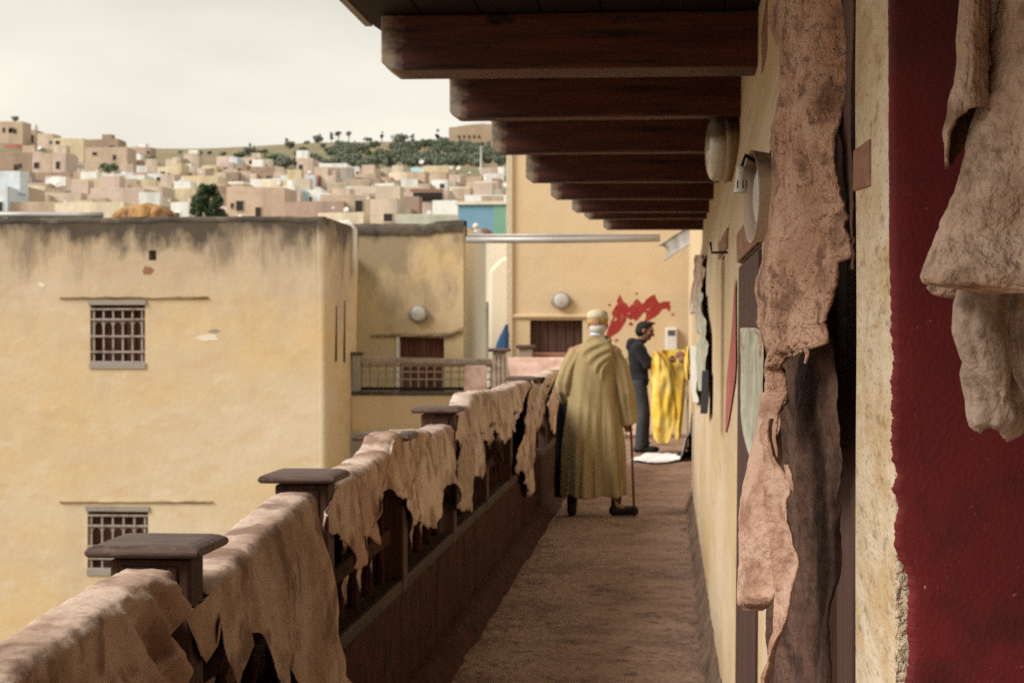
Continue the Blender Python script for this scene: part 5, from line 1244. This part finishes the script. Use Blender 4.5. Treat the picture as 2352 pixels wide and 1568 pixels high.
drape([(-260, 1640), (-60, 1512), (0, 1476), (100, 1414), (193, 1358), (240, 1332), (272, 1316), (288, 1310)], [(-500, 1900), (-300, 1850), (-100, 1800), (60, 1760), (200, 1700), (330, 1680), (400, 1670), (425, 1660), (431, 1650)],
      MATS['hide_rail'], 'broad tan hide over the railing nearest the camera, before the first post', 51, fold=.022, rough=.008, ff=5, nu=240, nv=60, xi=-1.03, diag=near_folds)
drape([(368, 1352), (451, 1283), (520, 1226), (600, 1160), (632, 1136), (642, 1134)], [(456, 1400), (470, 1500), (492, 1520), (506, 1500), (516, 1410), (522, 1470), (540, 1575), (556, 1610), (575, 1500), (590, 1456), (602, 1446), (614, 1500), (630, 1590), (642, 1610), (650, 1530), (656, 1465), (664, 1440), (676, 1480), (690, 1570), (730, 1610), (770, 1620), (800, 1610), (816, 1570)],
      MATS['hide_rail'], 'tattered brown hide over the railing between the first and second posts', 53, fold=.032, rough=.006, ff=7, nu=300, nv=60, flare=1.7)
drape([(690, 1116), (767, 1074), (815, 1048), (832, 1028), (842, 1000), (870, 992), (905, 989), (938, 990)], [(764, 1180), (776, 1225), (795, 1236), (812, 1250), (820, 1290), (830, 1308), (840, 1290), (834, 1240), (842, 1226), (846, 1254), (851, 1226), (857, 1250), (862, 1222), (870, 1212), (877, 1160), (883, 1134), (896, 1122), (908, 1126), (918, 1140), (934, 1146), (946, 1140)],
      MATS['hide_rail_warm'], 'blotchy light hide with fringed hem lying over the third post', 57, fold=.026, rough=.009, ff=8, nu=260, nv=44)
drape([(930, 1004), (955, 990), (982, 977), (988, 977)], [(940, 1150), (946, 1175), (954, 1222), (960, 1190), (972, 1196), (986, 1214), (1002, 1206), (1012, 1180), (996, 1164), (986, 1150), (990, 1170), (998, 1140), (1008, 1126), (1020, 1124), (1030, 1112), (1046, 1110), (1050, 1150), (1040, 1100)],
      MATS['hide_rail_light'], 'ragged pale hide between the third and fourth posts with a turned-up flap', 59, fold=.02, rough=.008, ff=7, nu=150)
drape([(1034, 950), (1040, 936), (1046, 926)], [(1050, 1080), (1054, 1150), (1062, 1176), (1070, 1168), (1080, 1178), (1078, 1100)], MATS['hide_pale'], 'pale grey-white hide strip hanging just past the fourth post', 61, fold=.012, rough=.004, nu=40, xi=-1.005)
drape([(1002, 948), (1034, 930), (1044, 904), (1080, 899), (1110, 897), (1130, 894), (1150, 884), (1180, 876), (1188, 878)], [(1056, 1000), (1072, 1050), (1086, 1090), (1100, 1100), (1098, 1040), (1094, 1012), (1106, 1008), (1120, 1012), (1128, 1022), (1130, 1000), (1140, 985), (1152, 1008), (1160, 1022), (1166, 1000), (1174, 985), (1180, 992)],
      MATS['hide_rail_light'], 'folded pink-tan hide past the fourth post with toothed hem', 63, fold=.03, rough=.010, ff=7, nu=170)
drape([(1188, 880), (1196, 878), (1206, 884), (1214, 890)], [(1182, 1000), (1180, 1080), (1186, 1092), (1196, 1080), (1206, 1110), (1214, 1140), (1219, 1136), (1216, 1100), (1206, 1050), (1214, 1000), (1226, 990), (1229, 960)],
      MATS['hide_rail'], 'thin brown hide with long pointed tail beside the dark fifth post', 65, fold=.02, rough=.008, nu=110)
drape([(1226, 866), (1236, 858), (1250, 852), (1260, 852)], [(1226, 930), (1230, 985), (1236, 995), (1240, 940), (1250, 920), (1258, 910)], MATS['hide_rail_light'], 'small pink hide just past the fifth post', 67, fold=.014, rough=.006, nu=60)
sheet('draped_hide', [(1010, 1130, 1152, 11.1, 10.7), (1035, 1131, 1155, 11.1, 10.7), (1058, 1136, 1158, 11.1, 10.7), (1066, 1142, 1150, 11.0, 10.8)], MATS['hide_rail'], 'scrap of hide under the toothed pink-tan hem', nu=8, nv=14, wr=.006, fs=6, jag=1, seed=71, group='hides draped over the wooden railing')
drape([(1262, 850), (1280, 842), (1300, 836)], [(1258, 930), (1264, 975), (1272, 1000), (1282, 960), (1292, 985), (1300, 940)], MATS['hide_rail_light'], 'pink hide at the far end of the railing behind the robed person', 69, fold=.02, rough=.006, nu=60)
# large pale pink hides across the end of the yard
sheet('stretched_hide', [(820, 1166, 1310, 20.2, 20.0), (840, 1168, 1310, 20.2, 20.0), (880, 1176, 1310, 20.2, 20.0), (915, 1252, 1310, 20.2, 20.0), (960, 1252, 1298, 20.2, 20.0), (1020, 1254, 1292, 20.2, 20.0), (1040, 1256, 1290, 20.2, 20.0)],
      MATS['hide_far_pink'], 'large pale pink hide stretched behind the fifth post', wr=.02, fs=2, seed=73, jag=1.6, nu=24, nv=40, group='hides in the far yard')
sheet('stretched_hide', [(895, 1440, 1500, 25.2, 25.2), (960, 1440, 1500, 25.2, 25.2), (1000, 1440, 1500, 25.2, 25.2)], MATS['hide_far_pink'], 'pink hide low behind the two men', wr=.02, fs=2, seed=75, jag=1, nu=12, nv=12, group='hides in the far yard')
sheet('stretched_hide', [(838, 1068, 1118, 27.9, 27.9), (870, 1066, 1120, 27.9, 27.9), (905, 1066, 1120, 27.9, 27.9)], MATS['hide_far_pink'], 'small pink hide behind the far iron railing', wr=.03, fs=2, seed=77, jag=1.4, nu=12, nv=12, group='hides in the far yard')
# iron rail behind the men
er = empty('end_rail', (-.3, 27.2, 0)); tag(er, 'low iron lattice rail behind the two men', 'railing')
a = PY(1440, 900, 27.2); b = PY(1500, 900, 27.2)
for zz in (.64, .82, 1.0, 1.14): MB().bar((a.x, 27.2, zz), (b.x + .5, 27.2, zz), .03, .03).build('cross_bar', MATS['iron_rail'], er)
for k in range(6): x = lerp(a.x, b.x + .5, k / 5); MB().box(x - .012, x + .012, 27.22, 27.24, 0, 1.14).build('upright', MATS['iron_rail'], er)
MB().bar((a.x - .1, 27.2, .60), (b.x + .5, 27.2, .60), .2, .08).build('kerb', MATS['concrete'], er)

# ------------------------------------------------------------------ people
def local_px(cx, Y):                               # picture -> person-local (x, z)
    return lambda x, y: ((x - cx) * Y / FPX, 1.5 - (y - 765) * Y / FPX)
def hand(mb, w, d, side, curl=.6, s=1.0):
    """palm and five fingers from wrist w along unit direction d; side = unit vector towards the thumb"""
    w = Vector(w); d = Vector(d).normalized(); t = Vector(side).normalized(); n = d.cross(t).normalized()
    mb.ell(w + d * .045 * s, (.034 * s, .034 * s, .034 * s)); mb.capsule(w, w + d * .08 * s, .026 * s, .03 * s)
    for k, L in enumerate((.070, .080, .074, .058)):
        b = w + d * .085 * s + t * (.030 - .02 * k) * s; m1 = b + (d * math.cos(curl) + n * math.sin(curl)) * L * .5 * s
        e = m1 + (d * math.cos(curl * 2) + n * math.sin(curl * 2)) * L * .5 * s
        mb.capsule(b - d * .02 * s, m1, .010 * s, .009 * s, 8); mb.capsule(m1, e, .009 * s, .008 * s, 8)
    b = w + d * .03 * s + t * .03 * s; mb.capsule(b, b + (d * .7 + t * .6 + n * .3).normalized() * .045 * s, .012 * s, .010 * s, 8)
    q = b + (d * .7 + t * .6 + n * .3).normalized() * .045 * s; mb.capsule(q, q + (d * .9 + n * .5).normalized() * .03 * s, .010 * s, .008 * s, 8)
def head(mb, c, f, s=1.0):
    """head centred at c looking along f"""
    c = Vector(c); f = Vector(f).normalized(); up = Vector((0, 0, 1)); rt = f.cross(up).normalized()
    rot = Matrix((rt, f, rt.cross(f))).transposed()
    def at(a, b, h): return c + rot @ (Vector((a, b, h)) * s)
    def e(a, b, h, rx, ry, rz): mb.ell(at(a, b, h), (rx * s, ry * s, rz * s), 14, 10, rot)
    e(0, -.012, .028, .076, .096, .092); e(0, .022, -.03, .062, .070, .082); e(0, .05, -.085, .036, .034, .030)
    mb.capsule(at(0, .09, .01), at(0, .112, -.03), .011 * s, .018 * s, 8)                   # nose
    e(0, .083, .035, .058, .018, .014)                                                     # brow
    e(0, .078, -.062, .026, .018, .007); e(0, .076, -.076, .024, .018, .008)                 # lips
    for q in (-1, 1):
        e(q * .045, .065, -.015, .024, .02, .022); e(q * .082, -.008, .0, .012, .026, .034)   # cheek, ear
    return at
# --- old man in the robe, walking away
OY = 15.4; OX = (1365 - 1535) * OY / FPX
om = empty('person', (OX, OY, 0)); om.scale = (.92, .97, 1); tag(om, 'person in a long olive djellaba robe and knitted cap walking away with a cane', 'person')
bd = MB()
hc = (.035, .035, 1.56)
at = head(bd, hc, (.12, 1, -.05))
bd.capsule((.03, .0, 1.38), (.033, .02, 1.50), .058, .055)
bd.capsule((-.13, 0, 1.34), (.16, 0, 1.34), .07, .07); bd.capsule((0, 0, 1.28), (0, 0, .95), .13, .125); bd.capsule((-.07, 0, .9), (.09, 0, .9), .11, .11)
for sgn, sh, el, wr_ in ((1, (.2, 0, 1.34), (.275, -.01, 1.06), (.30, .06, .80)), (-1, (-.19, 0, 1.34), (-.265, .0, 1.08), (-.25, .2, .98))):
    bd.capsule(sh, el, .05, .042); bd.capsule(el, wr_, .04, .03)
hand(bd, (.30, .065, .79), (.02, .2, -1), (-1, .2, 0), .9)
hand(bd, (-.25, .2, .98), (.1, 1, -.2), (.4, 0, 1), .9)
for hx_, kn, an, toe in (((-.09, 0, .88), (-.16, .03, .48), (-.19, .0, .085), (-.20, .16, .03)), ((.10, 0, .88), (.17, .0, .48), (.20, -.02, .085), (.31, .06, .03))):
    bd.capsule(hx_, kn, .085, .06); bd.capsule(kn, an, .055, .04); bd.capsule(an, toe, .04, .03)
bd.build('body', MATS['skin'], om, remesh=.008, local=True)
# robe: closed lofted volume with folds, sleeves merged in
rb = MB(); NPH = 120; rings = []
RZ = [(1.455, .075, .075, .03), (1.43, .105, .085, .025), (1.40, .155, .10, .015), (1.36, .20, .118, .012), (1.30, .215, .135, .01), (1.18, .212, .15, .0), (1.0, .212, .158, -.005), (.8, .222, .17, -.006), (.6, .238, .185, -.01), (.4, .252, .195, -.014), (.25, .262, .2, -.016), (.165, .268, .205, -.018)]
for k in range(56):
    z = lerp(1.455, .160, k / 55); zt_ = [(-a, b) for a, b, c_, d_ in RZ]
    rx = interp([(-a, b) for a, b, c_, d_ in RZ], -z); ry = interp([(-a, c_) for a, b, c_, d_ in RZ], -z); ox = interp([(-a, d_) for a, b, c_, d_ in RZ], -z)
    amp = .036 * smooth((1.25 - z) / .8)
    ring = []
    for i in range(NPH):
        t = 2 * math.pi * i / NPH
        fo = amp * (math.sin(6 * t + 1.1 * math.sin(2 * t + 1) + .6 * math.sin(z * 3)) * .55 + 1.3 * noise.noise(Vector((math.cos(t) * 3.2, math.sin(t) * 3.2, z * .55 + 2))) + .8 * noise.noise(Vector((math.cos(t) * 7, math.sin(t) * 7, z * 1.0 + 5))) + .35 * noise.noise(Vector((math.cos(t) * 14, math.sin(t) * 14, z * 2.4))))
        hem_d = .015 * math.sin(5 * t + 1) * smooth((.3 - z) / .14)
        ring.append((ox + (rx + fo) * math.cos(t), (ry + fo) * math.sin(t), z + hem_d))
    rings.append(ring)
rb.rings(rings)
def sleeve(pts, rad, seed):
    P_ = [Vector(p) for p in pts]; rs = []; n = 40
    for k in range(22):
        u = k / 21 * (len(P_) - 1); i = min(int(u), len(P_) - 2); t = u - i
        p = P_[i].lerp(P_[i+1], t); d = (P_[i+1] - P_[i]).normalized(); r = lerp(rad[i], rad[i+1], t)
        a = d.cross(Vector((0, 1, .1))).normalized(); b = d.cross(a)
        rs.append([p + (a * math.cos(q) * (r + .010 * math.sin(5 * q + k * .35 + seed) * smooth(k / 10)) + b * math.sin(q) * (r * 1.1 + .008 * math.sin(7 * q + seed))) for q in [2 * math.pi * j / n for j in range(n)]])
    rb.rings(rs)
sleeve([(.145, 0, 1.345), (.225, .0, 1.22), (.275, .01, 1.02), (.305, .06, .755)], [.078, .082, .088, .078], 1)
sleeve([(-.14, 0, 1.345), (-.215, .0, 1.22), (-.262, .02, 1.08), (-.245, .16, .97)], [.078, .082, .088, .085], 4)
rb.build('robe', MATS['robe'], om, remesh=.0085, local=True)
# hood hanging on the back
hd_ = MB(); rs = []
for k in range(26):
    t = k / 25; z = lerp(1.47, 1.13, t); w = interp([(0, .085), (.2, .125), (.42, .14), (.65, .105), (.85, .055), (1, .02)], t)
    xo = lerp(.0, .075, t ** 1.3) + .01; dp = interp([(0, .06), (.3, .085), (.7, .085), (1, .03)], t); y0 = interp([(0, -.03), (.25, -.10), (1, -.135)], t)
    ring = []
    for i in range(44):
        q = 2 * math.pi * i / 44
        fo = .010 * math.sin(9 * t * math.pi + 2.6 * math.cos(q) * (1 + t) + 1.2) * (math.sin(q) < .2)
        ring.append((xo + (w + fo * .4) * math.cos(q), y0 + (dp * .5 + fo) * math.sin(q), z - .05 * math.cos(q) * t * -1 - .02 * math.sin(q)))
    rs.append(ring)
hd_.rings(rs)
hd_.tube([(.03 + .105 * math.cos(a), .015 + .085 * math.sin(a), 1.435 + .025 * math.sin(a)) for a in [2 * math.pi * i / 20 for i in range(21)]], .028, 10)
hd_.build('hood', MATS['robe'], om, remesh=.007, local=True)
MB().lathe([(.060, 0), (.068, .03), (.063, .055), (.05, .055)], (.028, .012, 1.445), (0, .12, 1), 24).build('collar', MATS['collar_blue'], om, sm=True, local=True)
hcv = Vector(hc)
MB().lathe([(.090, 0), (.094, .02), (.095, .05)], hcv + Vector((-.003, -.005, .008)), (-.03, .08, 1), 32).build('cap_band', MATS['cap_band'], om, sm=True, local=True)
MB().lathe([(.096, .045), (.096, .075), (.09, .10), (.07, .118), (.035, .126), (.004, .128)], hcv + Vector((-.003, -.005, .008)), (-.03, .08, 1), 32).build('cap', MATS['cap_knit'], om, sm=True, local=True)
hr = MB().ell(hcv + Vector((0, -.025, -.02)), (.080, .082, .055)); hr.build('hair', MATS['white_hair'], om, sm=True, local=True)
for cen, ang in (((-.20, .05, .045), .05), ((.255, .02, .045), -1.05)):
    m_ = Matrix.Rotation(ang, 3, 'Z'); sh = MB()
    sh.capsule(Vector(cen) + m_ @ Vector((0, -.09, 0)), Vector(cen) + m_ @ Vector((0, .12, -.008)), .046, .042)
    sh.capsule(Vector(cen) + m_ @ Vector((0, -.07, .02)), Vector(cen) + m_ @ Vector((0, -.06, .15)), .045, .05)
    sh.build('shoe', MATS['black_shoe'], om, remesh=.01, local=True)
# cane
cn = empty('walking_cane', (OX + .33, OY - .05, 0)); tag(cn, 'brown walking cane with a black tip in the robed person\'s right hand', 'cane')
MB().tube([(OX + .285, OY + .14, .80), (OX + .297, OY + .06, .79), (OX + .308, OY + .03, .60), (OX + .33, OY - .03, .05)], [.013, .013, .011, .010], 10).build('shaft', MATS['cane_wood'], cn, sm=True)
MB().capsule((OX + .331, OY - .033, .06), (OX + .333, OY - .038, .022), .017, .02).build('tip', MATS['rubber'], cn, sm=True)
# dark cloth over his left arm
rows = []
for j in range(40):
    t = j / 39; z = lerp(.98, .14, t); w = interp([(0, .04), (.2, .06), (.6, .055), (.9, .06), (1, .045)], t)
    rows.append([(OX - .235 - .05 * t + (w + .014 * math.sin(4 * q + t * 5)) * math.cos(q), OY + .13 + (w * .8 + .012 * math.sin(5 * q + 2)) * math.sin(q), z) for q in [2 * math.pi * i / 28 for i in range(28)]])
tag(MB().rings(rows).build('dark_cloth', MATS['black_cloth'], sm=True), 'black cloth hanging from the robed person\'s left arm', 'cloth')

# --- young man facing right
def worker(name, X, Y, face, label, hoodie=True, s=1.0, reach=None, legs=None):
    o = empty(name, (X, Y, 0)); tag(o, label, 'person')
    f = Vector((face, 0, 0)); g = lambda a, b, c: (face * a * s, b * s, c * s)
    b = MB(); head(b, g(.075, 0, 1.53), (face, -.25, -.28), s)
    b.capsule(g(.0, 0, 1.36), g(.045, 0, 1.47), .055 * s, .052 * s)
    b.capsule(g(-.02, -.14, 1.33), g(-.02, .14, 1.33), .06, .06); b.capsule(g(-.02, 0, 1.27), g(-.0, 0, .98), .105, .10); b.capsule(g(-.01, -.07, .9), g(-.01, .07, .9), .09, .09)
    r1 = reach or ((.10, -.20, 1.10), (.34, -.13, 1.16)); r2 = ((.12, .2, 1.12), (.36, .12, 1.2))
    for sh, (el, wr_) in (((-.02, -.18, 1.33), r1), ((-.02, .18, 1.33), r2)):
        b.capsule(g(*sh), g(*el), .045, .04); b.capsule(g(*el), g(*wr_), .037, .028)
        hand(b, g(*wr_), (face * .95, 0, .12), (0, -.3 if sh[1] < 0 else .3, 1), .8)
    legs = legs or (((-.01, -.085, .88), (.035, -.09, .48), (.0, -.09, .08)), ((-.01, .085, .88), (.06, .1, .48), (.05, .1, .08)))
    for a, k, e in legs: b.capsule(g(*a), g(*k), .075, .055); b.capsule(g(*k), g(*e), .05, .038)
    b.build('body', MATS['skin_dark'], o, remesh=.009, local=True)
    t = MB()
    t.capsule(g(-.025, -.13, 1.31), g(-.025, .13, 1.31), .085, .085); t.capsule(g(-.025, -.03, 1.25), g(-.005, -.02, .93), .128, .118); t.capsule(g(-.025, .03, 1.25), g(-.005, .02, .93), .128, .118)
    t.capsule(g(-.0, -.06, .90), g(-.0, .06, .90), .118, .118)
    for sh, (el, wr_) in (((-.02, -.175, 1.32), r1), ((-.02, .175, 1.32), r2)):
        w2 = Vector(el).lerp(Vector(wr_), .95)
        t.capsule(g(*sh), g(*el), .068, .058); t.capsule(g(*el), g(*w2), .056, .042)
        for q in (.3, .6): pm = Vector(sh).lerp(Vector(el), q); t.ell(g(*(pm + Vector((.01, 0, 0)))), (.064, .064, .02))
    if hoodie:
        t.ell(g(-.095, 0, 1.385), (.075, .12, .06)); t.ell(g(-.12, 0, 1.33), (.06, .10, .07)); t.ell(g(.0, 0, 1.40), (.10, .10, .035))
    t.build('jacket', MATS['black_cloth'], o, remesh=.011, local=True)
    j = MB(); j.capsule(g(-.01, -.06, .88), g(-.01, .06, .88), .112, .112)
    for a, k, e in legs: j.capsule(g(*a), g(*k), .098, .075); j.capsule(g(*k), g(*e), .073, .066); j.ell(g(*(Vector(e) + Vector((.01, 0, .03)))), (.075, .07, .03)); j.ell(g(*(Vector(k) + Vector((-.02, 0, -.03)))), (.07, .07, .03))
    j.build('trousers', MATS['jeans'], o, remesh=.011, local=True)
    for a, k, e in legs:
        q = MB(); q.capsule(g(e[0] - .04, e[1], .045), g(e[0] + .16, e[1], .038), .044, .036); q.capsule(g(e[0], e[1], .06), g(e[0], e[1], .1), .05, .048); q.build('shoe', MATS['black_shoe'], o, remesh=.01, local=True)
    h = MB(); h.ell(g(.055, 0, 1.575), (.105 * s, .088 * s, .082 * s)); h.ell(g(.01, 0, 1.53), (.072, .082, .085)); h.ell(g(.115, -.01, 1.615), (.055, .07, .035))
    h.build('hair', MATS['black_hair'], o, remesh=.01, local=True)
    return o
worker('person', (1470 - 1535) * 23.6 / FPX, 23.6, 1, 'person in a black hooded jacket and dark jeans handling yellow hides', s=1.0)
worker('person', .57, 22.75, -1, 'person in dark trousers half hidden in the doorway behind the yellow hides', hoodie=False, s=1.02, reach=((.10, -.2, 1.10), (.33, -.14, 1.14)), legs=(((-.01, -.085, .88), (.22, -.10, .52), (.27, -.10, .08)), ((-.01, .085, .88), (.02, .1, .48), (-.04, .1, .08))))
# yellow hides they hold
def fold_sheet(rows, label, seed, m='hide_yellow', amp=.02, k=13):
    pts = []
    for j in range(61):
        y = lerp(rows[0][0], rows[-1][0], j / 60); xl, xr, Yc = [interp([(r[0], r[i]) for r in rows], y) for i in (1, 2, 3)]
        row = []
        for i in range(41):
            u = i / 40; p = PY(lerp(xl, xr, u) + .6 * nz(y * .08, seed + (u > .5) * 5), y, Yc)
            q = p.y + amp * (math.sin(u * k * .5 + .8 * math.sin(y * .02) + seed) + .6 * math.sin(u * k + y * .015)) + .03 * nz(u * 4, y * .03, seed)
            row.append((p.x, q, p.z + .012 * nz(u * 9, j * .1, seed)))
        pts.append(row)
    return tag(MB().grid(pts).build('yellow_hide', MATS[m], sm=True, solid=.006, sub=1), label, 'hide', 'yellow hides held by the two men')
fold_sheet([(806, 1500, 1516, 23.25), (815, 1499, 1530, 23.25), (830, 1497, 1540, 23.25), (850, 1496, 1546, 23.25), (870, 1493, 1548, 23.25), (930, 1495, 1550, 23.25), (980, 1498, 1546, 23.25), (1006, 1502, 1540, 23.25), (1017, 1510, 1532, 23.25)], 'yellow hide with orange streaks held close to the hooded person', 2)
fold_sheet([(803, 1520, 1572, 23.55), (812, 1518, 1580, 23.55), (840, 1520, 1580, 23.55), (880, 1530, 1576, 23.55), (940, 1542, 1570, 23.55), (1000, 1550, 1564, 23.55), (1010, 1552, 1562, 23.55)], 'wider yellow hide spread between the two people', 6)
fold_sheet([(796, 1578, 1588, 22.4), (815, 1572, 1590, 22.4), (850, 1572, 1588, 22.4), (872, 1576, 1584, 22.4)], 'small yellow hide end held at the doorway', 9, amp=.015)
# white sheet on the floor
rows = []
for j in range(16):
    row = []
    for i in range(50):
        u, v = i / 49, j / 15
        x = lerp(lerp(1447, 1494, v), lerp(1572, 1580, v), u); y = lerp(1056 + 6 * math.sin(u * 3.1), 1040 + 5 * u, v)
        p = PZ(x, y, .012); up = smooth((u - .86) / .14)
        row.append((p.x + .03 * up, p.y, .012 + .012 * abs(nz(u * 9, v * 5, 2)) + .03 * abs(nz(u * 3, v * 2, 7)) + .28 * up * up))
    rows.append(row)
tag(MB().grid(rows).build('white_sheet', MATS['paper'], sm=True, solid=.004), 'white plastic sheet on the walkway at the workers\' feet', 'sheet')
